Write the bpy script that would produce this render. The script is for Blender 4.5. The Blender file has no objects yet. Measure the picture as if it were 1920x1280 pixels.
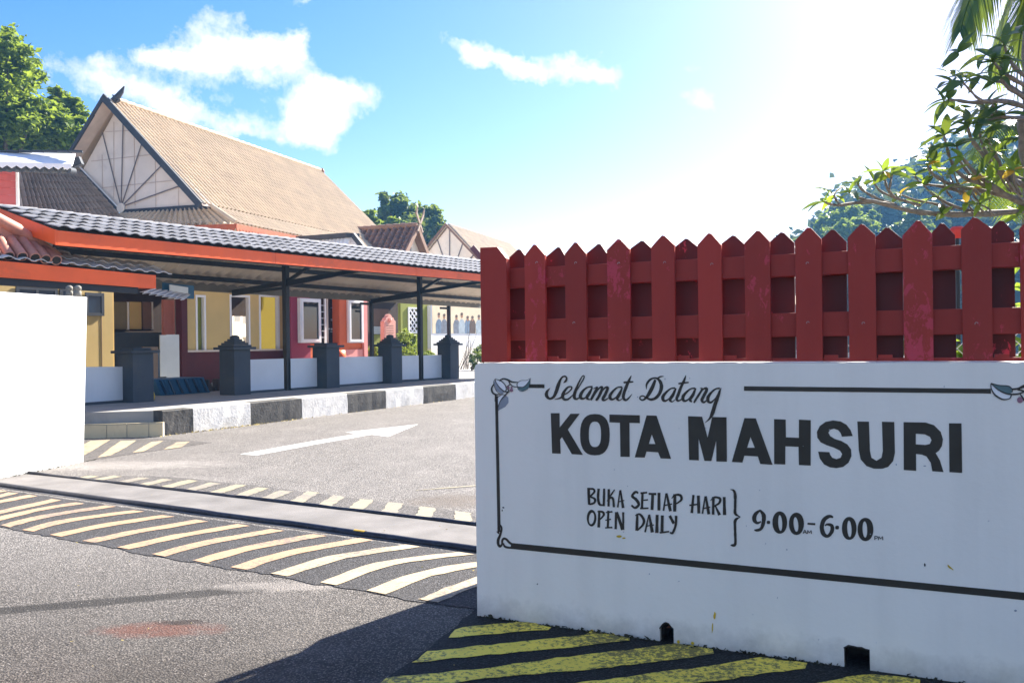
import bpy, bmesh, math, random
from mathutils import Vector, Matrix, geometry, noise
R = math.radians
rnd = random.Random(7)
scene = bpy.context.scene
COL = scene.collection

# ------------------------------------------------------------------ camera
CAM_H, FPX, ROLL, PITCH = 1.5, 1650.0, -0.71, 0.07
cam = bpy.data.objects.new('camera', bpy.data.cameras.new('camera'))
COL.objects.link(cam); scene.camera = cam
cam.data.lens = FPX/1920*36; cam.data.sensor_width = 36
cam.data.clip_start = .05; cam.data.clip_end = 6000
CM = Matrix.Rotation(R(90+PITCH), 3, 'X') @ Matrix.Rotation(R(ROLL), 3, 'Z')
cam.matrix_world = Matrix.Translation((0, 0, CAM_H)) @ CM.to_4x4()

# ------------------------------------------------------------------ light
SUN_AZ, SUN_EL = 38.0, 35.0          # azimuth measured from +Y towards +X
sd = Vector((math.sin(R(SUN_AZ))*math.cos(R(SUN_EL)), math.cos(R(SUN_AZ))*math.cos(R(SUN_EL)), math.sin(R(SUN_EL))))
sl = bpy.data.lights.new('sun', 'SUN'); sl.energy = 5.0; sl.angle = R(.5); sl.color = (1, .93, .82)
so = bpy.data.objects.new('sun', sl); COL.objects.link(so)
so.rotation_euler = sd.to_track_quat('Z', 'Y').to_euler()
scene.view_settings.view_transform = 'Standard'; scene.view_settings.look = 'None'
scene.view_settings.gamma = 1; scene.view_settings.exposure = 2.0

def pray(px, py):
    return CM @ Vector(((px-960)/FPX, -(py-640)/FPX, -1))

def make_world():
    w = bpy.data.worlds.new('World'); scene.world = w; w.use_nodes = True
    nt = w.node_tree; N = nt.nodes; L = nt.links; N.clear()
    def n(t, **k):
        a = N.new(t)
        for q, v in k.items(): setattr(a, q, v)
        return a
    def math_(op, a, b=None, clamp=False):
        m = n('ShaderNodeMath', operation=op, use_clamp=clamp)
        for i, v in enumerate((a, b)):
            if v is None: continue
            if isinstance(v, (int, float)): m.inputs[i].default_value = v
            else: L.new(v, m.inputs[i])
        return m.outputs[0]
    sky = n('ShaderNodeTexSky', sky_type='NISHITA', sun_disc=False)
    sky.sun_elevation = R(SUN_EL); sky.sun_rotation = R(SUN_AZ)
    sky.air_density = 1.1; sky.dust_density = .7; sky.ozone_density = 2.2
    hs = n('ShaderNodeHueSaturation'); hs.inputs['Saturation'].default_value = 1.5
    tint = n('ShaderNodeMix', data_type='RGBA', blend_type='MULTIPLY'); tint.inputs['Factor'].default_value = 1
    tint.inputs[7].default_value = (1.02, .91, .97, 1); L.new(sky.outputs[0], tint.inputs[6]); L.new(tint.outputs[2], hs.inputs['Color'])
    tc = n('ShaderNodeTexCoord'); sep = n('ShaderNodeSeparateXYZ'); L.new(tc.outputs['Generated'], sep.inputs[0])
    yy = math_('MAXIMUM', sep.outputs[1], .05)
    gx = math_('DIVIDE', sep.outputs[0], yy); gz = math_('DIVIDE', sep.outputs[2], yy)
    # wispy displacement of the sky coordinate
    nz = n('ShaderNodeTexNoise'); nz.inputs['Scale'].default_value = 9; nz.inputs['Detail'].default_value = 6
    nz.inputs['Roughness'].default_value = .62
    L.new(tc.outputs['Generated'], nz.inputs['Vector'])
    ns = n('ShaderNodeSeparateColor'); L.new(nz.outputs['Color'], ns.inputs[0])
    gx2 = math_('ADD', gx, math_('MULTIPLY', math_('SUBTRACT', ns.outputs[0], .5), .17))
    gz2 = math_('ADD', gz, math_('MULTIPLY', math_('SUBTRACT', ns.outputs[1], .5), .12))
    blobs = [(135,130,60,38,1),(215,175,70,26,1),(330,90,70,26,.8),(290,105,70,20,.9),(420,105,90,40,1),(345,40,55,22,.6),
             (410,30,35,25,.5),(500,110,60,35,.85),(550,85,25,28,.7),(560,190,62,50,1),(640,195,75,36,1),(590,250,52,46,.95),
             (330,190,50,38,.95),(375,215,60,28,1),(430,245,45,18,.8),(540,260,45,30,.8),(860,80,60,24,1),(905,105,80,22,1),
             (1000,115,60,20,1.1),(1135,128,62,24,1.35),(1325,180,30,20,.9),(575,5,40,10,.5),(1295,118,20,12,.5)]
    tot = None
    for (px, py, rx, ry, wgt) in blobs:
        d = pray(px, py); cx, cz = d.x/d.y, d.z/d.y
        ax = math_('DIVIDE', math_('SUBTRACT', gx2, cx), rx/FPX*1.15); az = math_('DIVIDE', math_('SUBTRACT', gz2, cz), ry/FPX*1.15)
        q = math_('ADD', math_('MULTIPLY', ax, ax), math_('MULTIPLY', az, az))
        v = math_('MULTIPLY', math_('EXPONENT', math_('MULTIPLY', q, -1.0)), wgt)
        tot = v if tot is None else math_('ADD', tot, v)
    n2 = n('ShaderNodeTexNoise'); n2.inputs['Scale'].default_value = 22; n2.inputs['Detail'].default_value = 10
    n2.inputs['Roughness'].default_value = .68; L.new(tc.outputs['Generated'], n2.inputs['Vector'])
    t2 = math_('SUBTRACT', math_('ADD', tot, math_('MULTIPLY', math_('SUBTRACT', n2.outputs[0], .5), 2.6)), .50)
    m1 = math_('MULTIPLY', t2, 1.35, True)
    # unseen clouds behind the camera, thickened as neutral fill for the shaded sign wall
    n3 = n('ShaderNodeTexNoise'); n3.inputs['Scale'].default_value = 3.2; n3.inputs['Detail'].default_value = 7
    L.new(tc.outputs['Generated'], n3.inputs['Vector'])
    back = math_('MULTIPLY', math_('SUBTRACT', .3, sep.outputs[1]), 3, True)
    m2 = math_('MULTIPLY', math_('MULTIPLY', math_('SUBTRACT', n3.outputs[0], .47), 5, True), back)
    up = math_('MULTIPLY', sep.outputs[2], 20, True)
    mask = math_('MULTIPLY', math_('MAXIMUM', m1, m2), up)
    mask = math_('MULTIPLY', mask, .93)
    mix = n('ShaderNodeMix', data_type='RGBA'); L.new(mask, mix.inputs['Factor']); L.new(hs.outputs[0], mix.inputs[6])
    mix.inputs[7].default_value = (CLOUD, CLOUD*1.0, CLOUD*1.02, 1)
    bg = n('ShaderNodeBackground'); bg.inputs[1].default_value = SKY_STR
    L.new(mix.outputs[2], bg.inputs[0])
    out = n('ShaderNodeOutputWorld'); L.new(bg.outputs[0], out.inputs[0])
CLOUD, SKY_STR = 5.4, .058
make_world()

# ------------------------------------------------------------------ surveying helpers (photo measurements -> real positions)
EYE = Vector((0, 0, CAM_H))
def G(px, py, z=0.0):
    d = pray(px, py); return EYE + d*((z-CAM_H)/d.z)
def at(px, py, Y):
    d = pray(px, py); return EYE + d*(Y/d.y)
class Frame:
    """upright working frame: u along, v back from the viewer, z up"""
    def __init__(s, o, ang):
        s.o = Vector((o[0], o[1], 0)); s.ang = ang
        s.u = Vector((math.sin(R(ang)), math.cos(R(ang)), 0)); s.v = Vector((-s.u.y, s.u.x, 0))
        if s.v.y < 0: s.v = -s.v
    def P(s, u, v, z): return s.o + s.u*u + s.v*v + Vector((0, 0, z))
    def pix(s, px, py, v=0.0):
        d = pray(px, py); q = s.o + s.v*v
        t = (q-EYE).dot(s.v)/d.dot(s.v); p = EYE + d*t
        return ((p-q).dot(s.u), p.z)
    def uv(s, p):
        q = Vector(p)-s.o; return (q.dot(s.u), q.dot(s.v))

# ------------------------------------------------------------------ scene bookkeeping
OFF = {}
def tag(o, label=None, cat=None, group=None, kind=None):
    for k, v in (('label', label), ('category', cat), ('group', group), ('kind', kind)):
        if v: o[k] = v
    return o
def root(name, loc, label, cat, group=None, rz=0.0, local=False):
    o = bpy.data.objects.new(name, None); COL.objects.link(o); o.empty_display_size = .2
    o.location = loc; o.rotation_euler = (0, 0, rz)
    OFF[o.name] = Vector((0, 0, 0)) if local else Vector(loc)
    return tag(o, label, cat, group)
def link_mesh(name, me, parent=None, loc=None):
    o = bpy.data.objects.new(name, me); COL.objects.link(o)
    OFF[o.name] = OFF[parent.name] if parent else Vector((0, 0, 0))
    if parent: o.parent = parent
    if loc is not None: o.location = loc
    return o
def copy_tree(o, parent=None):
    c = o.copy(); COL.objects.link(c)
    if parent: c.parent = parent
    OFF[c.name] = OFF[o.name]
    for ch in [x for x in COL.objects if x.parent == o]: copy_tree(ch, c)
    return c

class MB:
    def __init__(s): s.v = []; s.f = []; s.sm = []; s.mi = []; s.cur = 0
    def add(s, vs, fs, smooth=False):
        b = len(s.v); s.v += [Vector(x) for x in vs]; s.f += [tuple(i+b for i in f) for f in fs]
        s.sm += [smooth]*len(fs); s.mi += [s.cur]*len(fs); return s
    def hexa(s, p):
        """8 points: bottom 0-3, top 4-7"""
        return s.add(p, [(0,3,2,1),(4,5,6,7),(0,1,5,4),(1,2,6,5),(2,3,7,6),(3,0,4,7)])
    def box(s, fr, u0, u1, v0, v1, z0, z1):
        P = fr.P
        return s.hexa([P(u0,v0,z0),P(u1,v0,z0),P(u1,v1,z0),P(u0,v1,z0),P(u0,v0,z1),P(u1,v0,z1),P(u1,v1,z1),P(u0,v1,z1)])
    def abox(s, x0, x1, y0, y1, z0, z1):
        return s.hexa([(x0,y0,z0),(x1,y0,z0),(x1,y1,z0),(x0,y1,z0),(x0,y0,z1),(x1,y0,z1),(x1,y1,z1),(x0,y1,z1)])
    def bar(s, a, b, w, h, up=Vector((0,0,1))):
        a, b = Vector(a), Vector(b); d = (b-a).normalized(); sx = d.cross(up)
        if sx.length < 1e-4: sx = Vector((1,0,0))
        sx.normalize(); uz = sx.cross(d)
        c = [(-1,-1),(1,-1),(1,1),(-1,1)]
        vs = [a+sx*(w/2*i)+uz*(h/2*j) for i, j in c]+[b+sx*(w/2*i)+uz*(h/2*j) for i, j in c]
        return s.add(vs, [(3,2,1,0),(4,5,6,7),(0,1,5,4),(1,2,6,5),(2,3,7,6),(3,0,4,7)])
    def tube(s, pts, rads, n=8, cap=True):
        pts = [Vector(p) for p in pts]; vs = []; fs = []
        prev = None
        for i, p in enumerate(pts):
            d = (pts[min(i+1, len(pts)-1)]-pts[max(i-1, 0)]).normalized()
            if prev is None:
                a = d.cross(Vector((0,0,1)))
                if a.length < .05: a = d.cross(Vector((1,0,0)))
            else: a = prev - d*prev.dot(d)
            a.normalize(); prev = a; b = d.cross(a)
            r = rads[i] if isinstance(rads, (list, tuple)) else rads
            for k in range(n):
                t = 2*math.pi*k/n; vs.append(p+(a*math.cos(t)+b*math.sin(t))*r)
        for i in range(len(pts)-1):
            for k in range(n):
                fs.append((i*n+k, i*n+(k+1)%n, (i+1)*n+(k+1)%n, (i+1)*n+k))
        s.add(vs, fs, True)
        if cap: s.add(vs[:n], [tuple(range(n-1, -1, -1))]); s.add(vs[-n:], [tuple(range(n))])
        return s
    def prism(s, pts, h):
        """closed polygon of Vectors swept along vector h"""
        n = len(pts); h = Vector(h)
        vs = [Vector(p) for p in pts]+[Vector(p)+h for p in pts]
        tri = geometry.tessellate_polygon([[Vector(p) for p in pts]])
        fs = [tuple(t) for t in tri]+[tuple(i+n for i in reversed(t)) for t in tri]
        fs += [(i, (i+1) % n, (i+1) % n+n, i+n) for i in range(n)]
        return s.add(vs, fs)
    def face(s, pts): return s.add(pts, [tuple(range(len(pts)))])
    def poly(s, loops):
        """flat polygon with holes (world points)"""
        al = [p for l in loops for p in l]
        return s.add(al, [tuple(t) for t in geometry.tessellate_polygon([[Vector(p) for p in l] for l in loops])])
    def lathe(s, c, prof, n=16, sq=False):
        vs = []; fs = []
        for r, z in prof:
            for k in range(n):
                t = 2*math.pi*(k+.5)/n; vs.append(Vector(c)+Vector((r*math.cos(t), r*math.sin(t), z)))
        for i in range(len(prof)-1):
            for k in range(n): fs.append((i*n+k, i*n+(k+1)%n, (i+1)*n+(k+1)%n, (i+1)*n+k))
        fs.append(tuple(range(n-1,-1,-1))); fs.append(tuple((len(prof)-1)*n+k for k in range(n)))
        return s.add(vs, fs, not sq)
    def build(s, name, mat, parent=None, kind=None, label=None, bevel=0.0, fix=True):
        off = OFF[parent.name] if parent else Vector((0,0,0))
        me = bpy.data.meshes.new(name); me.from_pydata([tuple(v-off) for v in s.v], [], s.f)
        me.polygons.foreach_set('use_smooth', s.sm)
        for m in (mat if isinstance(mat, (list, tuple)) else [mat]): me.materials.append(m)
        me.polygons.foreach_set('material_index', s.mi)
        if fix and len(s.v) < 6000:
            b = bmesh.new(); b.from_mesh(me); bmesh.ops.recalc_face_normals(b, faces=b.faces); b.to_mesh(me); b.free()
        me.update()
        o = link_mesh(name, me, parent); tag(o, label, None, None, kind)
        if bevel:
            m = o.modifiers.new('edge', 'BEVEL'); m.width = bevel; m.segments = 2; m.limit_method = 'ANGLE'
        return o

# ------------------------------------------------------------------ materials
def newmat(name):
    m = bpy.data.materials.new(name); m.use_nodes = True; nt = m.node_tree
    return m, nt, nt.nodes['Principled BSDF']
class NB:
    def __init__(s, nt): s.nt = nt; s.N = nt.nodes; s.L = nt.links
    def n(s, t, **k):
        a = s.N.new(t)
        for q, v in k.items(): setattr(a, q, v)
        return a
    def inp(s, node, i, v):
        if isinstance(v, bpy.types.NodeSocket): s.L.new(v, node.inputs[i])
        else: node.inputs[i].default_value = v
    def math(s, op, a, b=0.0, clamp=False):
        m = s.n('ShaderNodeMath', operation=op, use_clamp=clamp); s.inp(m, 0, a); s.inp(m, 1, b); return m.outputs[0]
    def noise(s, vec, scale, detail=4, rough=.55, dist=0.0):
        a = s.n('ShaderNodeTexNoise'); s.L.new(vec, a.inputs['Vector']); a.inputs['Scale'].default_value = scale
        a.inputs['Detail'].default_value = detail; a.inputs['Roughness'].default_value = rough; a.inputs['Distortion'].default_value = dist
        return a.outputs[0]
    def ramp(s, f, lo, hi):
        m = s.n('ShaderNodeMapRange'); m.clamp = True; s.inp(m, 0, f); m.inputs[1].default_value = lo; m.inputs[2].default_value = hi
        return m.outputs[0]
    def mix(s, f, a, b, mode='MIX'):
        m = s.n('ShaderNodeMix', data_type='RGBA', blend_type=mode)
        s.inp(m, 'Factor', f)
        for i, v in ((6, a), (7, b)):
            if isinstance(v, bpy.types.NodeSocket): s.L.new(v, m.inputs[i])
            else: m.inputs[i].default_value = (*v, 1) if len(v) == 3 else v
        return m.outputs[2]
    def pos(s, scale=None):
        g = s.n('ShaderNodeNewGeometry')
        if not scale: return g.outputs['Position']
        m = s.n('ShaderNodeVectorMath', operation='MULTIPLY'); s.L.new(g.outputs['Position'], m.inputs[0]); m.inputs[1].default_value = scale
        return m.outputs[0]
    def bump(s, h, strength, dist, b):
        m = s.n('ShaderNodeBump'); m.inputs['Strength'].default_value = strength; m.inputs['Distance'].default_value = dist
        s.L.new(h, m.inputs['Height']); s.L.new(m.outputs[0], b.inputs['Normal'])
def mul(c, k): return tuple(min(1, x*k) for x in c)
def mat(name, col, rough=.7, var=.18, vs=2.5, bump=.25, bs=60, dirt=None, dirt_amt=.3, ds=1.2, spec=.35, metal=0, objrand=0, stretch=None, bd=.004):
    m, nt, b = newmat(name); q = NB(nt)
    p = q.pos(stretch)
    f = q.ramp(q.noise(p, vs, 6), .3, .7)
    c = q.mix(f, mul(col, 1-var), mul(col, 1+var))
    if dirt:
        d = q.ramp(q.noise(p, ds, 9, .68, .4), .62-.25*dirt_amt, .78)
        c = q.mix(q.math('MULTIPLY', d, min(1, dirt_amt*2)), c, dirt)
    if objrand:
        oi = q.n('ShaderNodeObjectInfo'); k = q.math('ADD', q.math('MULTIPLY', oi.outputs['Random'], 2*objrand), 1-objrand)
        hv = q.n('ShaderNodeHueSaturation'); q.L.new(c, hv.inputs['Color']); q.L.new(k, hv.inputs['Value']); c = hv.outputs[0]
    q.L.new(c, b.inputs['Base Color']); b.inputs['Roughness'].default_value = rough
    b.inputs['Specular IOR Level'].default_value = spec; b.inputs['Metallic'].default_value = metal
    if bump: q.bump(q.noise(p, bs, 5, .6), bump, bd, b)
    return m

def asphalt(name, base, contrast=1.0, marks=False, agg=90, tint=(1,1,1)):
    m, nt, b = newmat(name); q = NB(nt); p = q.pos()
    vo = q.n('ShaderNodeTexVoronoi'); q.L.new(p, vo.inputs['Vector']); vo.inputs['Scale'].default_value = agg
    cs = q.n('ShaderNodeSeparateColor'); q.L.new(vo.outputs['Color'], cs.inputs[0])
    stone = q.ramp(cs.outputs[0], .15, .95)
    dk, lt = mul(base, .45), mul(base, 1.75)
    c = q.mix(stone, dk, lt)
    c = q.mix(q.ramp(vo.outputs['Distance'], .26, .62), c, mul(base, .25))       # tar between the stones
    fine = q.noise(p, 260, 2, .7); c = q.mix(q.math('MULTIPLY', q.ramp(fine, .56, .74), .7*contrast), c, mul(base, .22))
    big = q.noise(p, .55, 6, .6); c = q.mix(q.math('MULTIPLY', q.ramp(big, .42, .68), .30), c, mul(base, .62))
    pale = q.noise(q.pos((.9, .5, 1)), 1.6, 7, .62); c = q.mix(q.math('MULTIPLY', q.ramp(pale, .5, .72), .14), c, mul(base, 1.55))
    if marks:
        def seg(a, bb, w):      # distance from a stain line on the ground
            a, bb = Vector(a), Vector(bb); d = bb-a; L_ = d.length; d /= L_
            sx = q.n('ShaderNodeSeparateXYZ'); q.L.new(q.pos(), sx.inputs[0])
            dx = q.math('SUBTRACT', sx.outputs[0], a.x); dy = q.math('SUBTRACT', sx.outputs[1], a.y)
            t = q.math('ADD', q.math('MULTIPLY', dx, d.x), q.math('MULTIPLY', dy, d.y))
            e = q.math('ABSOLUTE', q.math('ADD', q.math('MULTIPLY', dx, -d.y), q.math('MULTIPLY', dy, d.x)))
            wob = q.math('MULTIPLY', q.math('SUBTRACT', q.noise(p, 2.5, 6), .5), w*.8)
            e = q.math('ADD', e, wob)
            k = q.math('SUBTRACT', 1.0, q.ramp(e, w*.75, w*1.1))
            k = q.math('MULTIPLY', k, q.math('SUBTRACT', 1.0, q.ramp(t, L_*.8, L_)))
            return k
        tm = seg((G(-300,1172).x, G(-300,1172).y), (G(600,1092).x, G(600,1092).y), .085)
        c = q.mix(q.math('MULTIPLY', tm, .92), c, mul(base, .12))
        def blot(px, py, rx, ry, k0):
            o = G(px, py); sx = q.n('ShaderNodeSeparateXYZ'); q.L.new(q.pos(), sx.inputs[0])
            ax = q.math('DIVIDE', q.math('SUBTRACT', sx.outputs[0], o.x), rx); ay = q.math('DIVIDE', q.math('SUBTRACT', sx.outputs[1], o.y), ry)
            r2 = q.math('ADD', q.math('MULTIPLY', ax, ax), q.math('MULTIPLY', ay, ay))
            r2 = q.math('ADD', r2, q.math('MULTIPLY', q.math('SUBTRACT', q.noise(p, 8, 9, .78), .5), 3.4))
            return q.math('MULTIPLY', q.math('SUBTRACT', 1.0, q.ramp(r2, .15, 1.15)), k0)
        c = q.mix(blot(300, 1180, .38, .14, .85), c, (.21, .085, .06))
        c = q.mix(blot(345, 1166, .15, .05, .95), c, (.05, .035, .03))
        c = q.mix(blot(860, 938, .55, .42, .6), c, (.10, .075, .055))
        c = q.mix(blot(330, 1270, .5, .25, .35), c, mul(base, .4))
        c = q.mix(blot(540, 1098, .5, .13, .35), c, mul(base, 2.1))
        c = q.mix(blot(200, 905, 1.4, .5, .2), c, mul(base, 1.9))
        c = q.mix(blot(230, 872, 1.6, .45, .22), c, mul(base, 1.9))
        # the part near the gate is darker than the drive inside
        sy = q.n('ShaderNodeSeparateXYZ'); q.L.new(q.pos(), sy.inputs[0])
        near = q.math('SUBTRACT', 1.0, q.ramp(q.math('ADD', sy.outputs[1], q.math('MULTIPLY', q.noise(p, .8, 4), 1.2)), 4.5, 7.6))
        c = q.mix(q.math('MULTIPLY', near, .95), c, q.mix(1.0, c, (.30, .275, .25), 'MULTIPLY'))
    pit = q.math('MULTIPLY', q.ramp(q.noise(p, 62, 4, .75), .57, .66), .75*contrast); c = q.mix(pit, c, mul(base, .18))
    chip = q.math('MULTIPLY', q.ramp(q.noise(p, 75, 2, .5), .68, .74), .7*contrast); c = q.mix(chip, c, mul(base, 2.2))
    blo = q.math('MULTIPLY', q.ramp(q.noise(p, 2.6, 7, .68), .48, .72), .35); c = q.mix(blo, c, mul(base, .4))
    vc = q.n('ShaderNodeTexVoronoi', feature='DISTANCE_TO_EDGE'); vc.inputs['Scale'].default_value = .55
    wp = q.n('ShaderNodeVectorMath', operation='ADD'); nn = q.n('ShaderNodeTexNoise'); nn.inputs['Scale'].default_value = 3; q.L.new(p, nn.inputs['Vector'])
    q.L.new(p, wp.inputs[0]); q.L.new(nn.outputs['Color'], wp.inputs[1]); q.L.new(wp.outputs[0], vc.inputs['Vector'])
    crack = q.math('MULTIPLY', q.math('SUBTRACT', 1.0, q.ramp(vc.outputs['Distance'], .0015, .007)), q.ramp(q.noise(p, .9, 3), .5, .6))
    c = q.mix(q.math('MULTIPLY', crack, .7), c, mul(base, .2))
    q.L.new(c, b.inputs['Base Color']); b.inputs['Roughness'].default_value = .82; b.inputs['Specular IOR Level'].default_value = .3
    h = q.math('ADD', q.math('MULTIPLY', q.math('SUBTRACT', 1.0, vo.outputs['Distance']), 1.0), q.math('MULTIPLY', fine, .6))
    q.bump(h, .8*contrast, .008, b)
    return m

def worn_paint(name, col, under, amount=.35, scale=26, rough=.7):
    m, nt, b = newmat(name); q = NB(nt); p = q.pos()
    a = q.noise(p, scale, 8, .75); d = q.noise(p, 1.3, 4)
    k = q.ramp(q.math('ADD', a, q.math('MULTIPLY', q.math('SUBTRACT', d, .5), .5)), .62-.32*amount, .70-.32*amount)
    c = q.mix(q.ramp(q.noise(p, 5, 5), .3, .7), mul(col, .88), mul(col, 1.08))
    c = q.mix(q.math('MULTIPLY', k, .85), c, under)
    q.L.new(c, b.inputs['Base Color']); b.inputs['Roughness'].default_value = rough
    q.bump(q.noise(p, 110, 4, .7), .5, .006, b)
    return m

def leafmat(name, c1, c2, trans=.35, rough=.5):
    m, nt, b = newmat(name); q = NB(nt)
    g = q.n('ShaderNodeNewGeometry')
    c = q.mix(g.outputs['Random Per Island'], c1, c2)
    q.L.new(c, b.inputs['Base Color']); b.inputs['Roughness'].default_value = rough; b.inputs['Specular IOR Level'].default_value = .4
    t = q.n('ShaderNodeBsdfTranslucent'); tcx = q.mix(.5, c, (.42, .5, .05)); q.L.new(tcx, t.inputs[0])
    ms = q.n('ShaderNodeMixShader'); ms.inputs[0].default_value = trans
    q.L.new(b.outputs[0], ms.inputs[1]); q.L.new(t.outputs[0], ms.inputs[2]); q.L.new(ms.outputs[0], q.N['Material Output'].inputs[0])
    return m

M = {}
M['asphalt'] = asphalt('asphalt', (.31, .288, .268), 1.0, True)
M['asphalt_black'] = asphalt('asphalt_black_painted', (.085, .082, .085), .8, agg=80)
M['asphalt_faded'] = asphalt('asphalt_faded', (.19, .175, .165), .6)
M['asphalt_dark'] = asphalt('asphalt_dark', (.028, .030, .030), 1.0, agg=80)
M['concrete'] = mat('concrete', (.165, .155, .148), .85, .28, 2.2, .4, 90, (.14, .13, .12), .45, 1.1)
M['paint_amber'] = worn_paint('paint_amber', (.42, .262, .15), (.13, .12, .11), .36, 34)
M['paint_cream'] = worn_paint('paint_cream', (.44, .345, .215), (.15, .13, .11), .30, 34)
M['paint_pale'] = worn_paint('paint_pale', (.30, .265, .17), (.2, .18, .16), .45)
M['paint_olive'] = worn_paint('paint_olive', (.95, .70, .08), (.06, .06, .03), .44, 40)
M['paint_white_road'] = worn_paint('paint_white_road', (.55, .54, .52), (.3, .28, .26), .25)
def plaster(name, col):
    m, nt, b = newmat(name); q = NB(nt); p = q.pos()
    c = q.mix(q.ramp(q.noise(p, .9, 5), .3, .7), mul(col, .955), mul(col, 1.03))
    c = q.mix(q.math('MULTIPLY', q.ramp(q.noise(q.pos((7, 7, .45)), 1.0, 6, .6), .46, .76), .24), c, mul(col, .72))      # rain streaks
    c = q.mix(q.math('MULTIPLY', q.ramp(q.noise(q.pos((1, 1, 2.4)), 2.3, 8, .7), .60, .75), .22), c, mul(col, .78))      # patchy repainting
    sx = q.n('ShaderNodeSeparateXYZ'); q.L.new(p, sx.inputs[0])
    z = q.math('ADD', sx.outputs[2], q.math('MULTIPLY', q.math('SUBTRACT', q.noise(p, 9, 8, .7), .5), .22))
    c = q.mix(q.math('MULTIPLY', q.math('SUBTRACT', 1.0, q.ramp(z, .0, .13)), .55), c, (.30, .29, .25))                   # splash dirt
    c = q.mix(q.math('MULTIPLY', q.ramp(q.noise(p, 60, 3, .8), .70, .76), .35), c, mul(col, .5))
    q.L.new(c, b.inputs['Base Color']); b.inputs['Roughness'].default_value = .7; b.inputs['Specular IOR Level'].default_value = .3
    h = q.math('ADD', q.noise(p, 35, 5, .6), q.math('MULTIPLY', q.noise(p, 5, 3), 2.5)); q.bump(h, .3, .004, b)
    return m
M['sign_wall'] = plaster('sign_wall', (.87, .84, .76)); M['white_wall'] = plaster('white_wall', (.76, .755, .745))
M['sign_black'] = mat('sign_black', (.034, .030, .022), .5, .2, 6, .15, 80)
M['sign_grey'] = mat('sign_grey', (.28, .31, .36), .6, .12, 8, 0)
M['sign_teal'] = mat('sign_teal', (.11, .19, .20), .6, .12, 8, 0)
M['sign_pale'] = mat('sign_pale', (.85, .86, .86), .6, .04, 8, 0)
M['berry'] = mat('berry', (.30, .15, .2), .6, .2, 20, 0)
M['yellow_drip'] = mat('yellow_drip', (.60, .42, .03), .6, .2, 20, 0)
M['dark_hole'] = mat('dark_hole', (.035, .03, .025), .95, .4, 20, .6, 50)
M['rust'] = mat('rust', (.16, .06, .03), .85, .5, 30, .5, 80)
M['rail'] = mat('rail', (.03, .032, .045), .42, .5, 14, .3, 60, (.14, .085, .05), .25, 12, metal=.3)
M['rail_yellow'] = mat('rail_yellow', (.45, .28, .02), .6, .2, 20, 0)

def red_wood(name, peel, peelcol=(.55, .05, .08), c0=(.31, .026, .017), c1=(.42, .040, .024)):
    m, nt, b = newmat(name); q = NB(nt); p = q.pos((1, 1, .35))
    oi = q.n('ShaderNodeObjectInfo')
    c = q.mix(q.noise(p, 9, 6), c0, c1)
    hv = q.n('ShaderNodeHueSaturation'); q.L.new(c, hv.inputs['Color'])
    q.L.new(q.math('ADD', q.math('MULTIPLY', oi.outputs['Random'], .35), .82), hv.inputs['Value']); c = hv.outputs[0]
    p2 = q.pos((1, 1, .55))
    k = q.ramp(q.math('ADD', q.noise(p2, 20, 10, .76, .4), q.math('MULTIPLY', q.math('SUBTRACT', q.noise(q.pos(), 4, 2), .5), .5)), .60-peel, .62-peel)
    c = q.mix(q.math('MULTIPLY', k, .85), c, peelcol)
    k2 = q.ramp(q.noise(q.pos(), 42, 6, .75), .715, .73); c = q.mix(k2, c, (.5, .33, .33))
    q.L.new(c, b.inputs['Base Color']); b.inputs['Roughness'].default_value = .55; b.inputs['Specular IOR Level'].default_value = .3
    q.bump(q.noise(q.pos((1, 1, .12)), 80, 4, .6), .3, .003, b)
    return m
M['red'] = red_wood('red_wood', -.06); M['red_back'] = red_wood('red_wood_back_dark', -.06, c0=(.075, .012, .010), c1=(.115, .016, .013)); M['red_peel'] = red_wood('red_wood_peeling', .075); M['red_chip'] = red_wood('red_wood_chipped', .005)
M['grey_pillar'] = mat('grey_pillar', (.055, .065, .08), .75, .12, 2, .4, 50, (.09, .09, .08), .3, 2)
M['panel_white'] = mat('panel_white', (.62, .68, .74), .35, .05, 1.4, .05, 10)
M['steel_black'] = mat('steel_black', (.018, .019, .021), .5, .2, 5, .1, 40)
M['beam_grey'] = mat('beam_grey', (.20, .19, .165), .7, .15, 3, .2, 40)
M['orange'] = mat('orange', (.90, .12, .012), .5, .10, 1.4, .12, 30, (.45, .09, .03), .3, 1.6, spec=.5)
M['metal_sheet'] = mat('metal_sheet', (.56, .47, .37), .5, .15, 1.2, .1, 30, (.16, .12, .08), .3, .9)
M['tile_grey'] = mat('tile_grey', (.31, .305, .31), .75, .12, 3, .2, 50, (.13, .13, .13), .25, 6, objrand=.16, spec=.25)
M['tile_edge_lit'] = mat('tile_edge_lit', (.55, .55, .56), .6, .1, 5, .2, 40, (.3, .28, .26), .3, 6, objrand=.12)
M['tile_clay'] = mat('tile_clay', (.52, .24, .17), .6, .2, 4, .3, 50, (.2, .09, .07), .35, 4, objrand=.12)
M['kerb_white'] = mat('kerb_white', (.58, .57, .55), .8, .10, 3, .9, 22, (.30, .29, .27), .42, 3.5, bd=.01)
M['kerb_black'] = mat('kerb_black', (.05, .048, .046), .8, .3, 4, .9, 22, (.12, .11, .1), .45, 5, bd=.01)
M['pavement'] = mat('pavement', (.34, .33, .31), .85, .12, 1.2, .3, 50, (.2, .19, .18), .4, 1.0)
M['step_tile'] = mat('step_tile', (.62, .52, .33), .45, .08, 4, .1, 40, (.3, .2, .1), .3, 4)
M['roof_tan'] = mat('roof_tan', (.57, .46, .325), .75, .12, 1.6, .3, 30, (.42, .32, .25), .35, 1.0)
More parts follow.
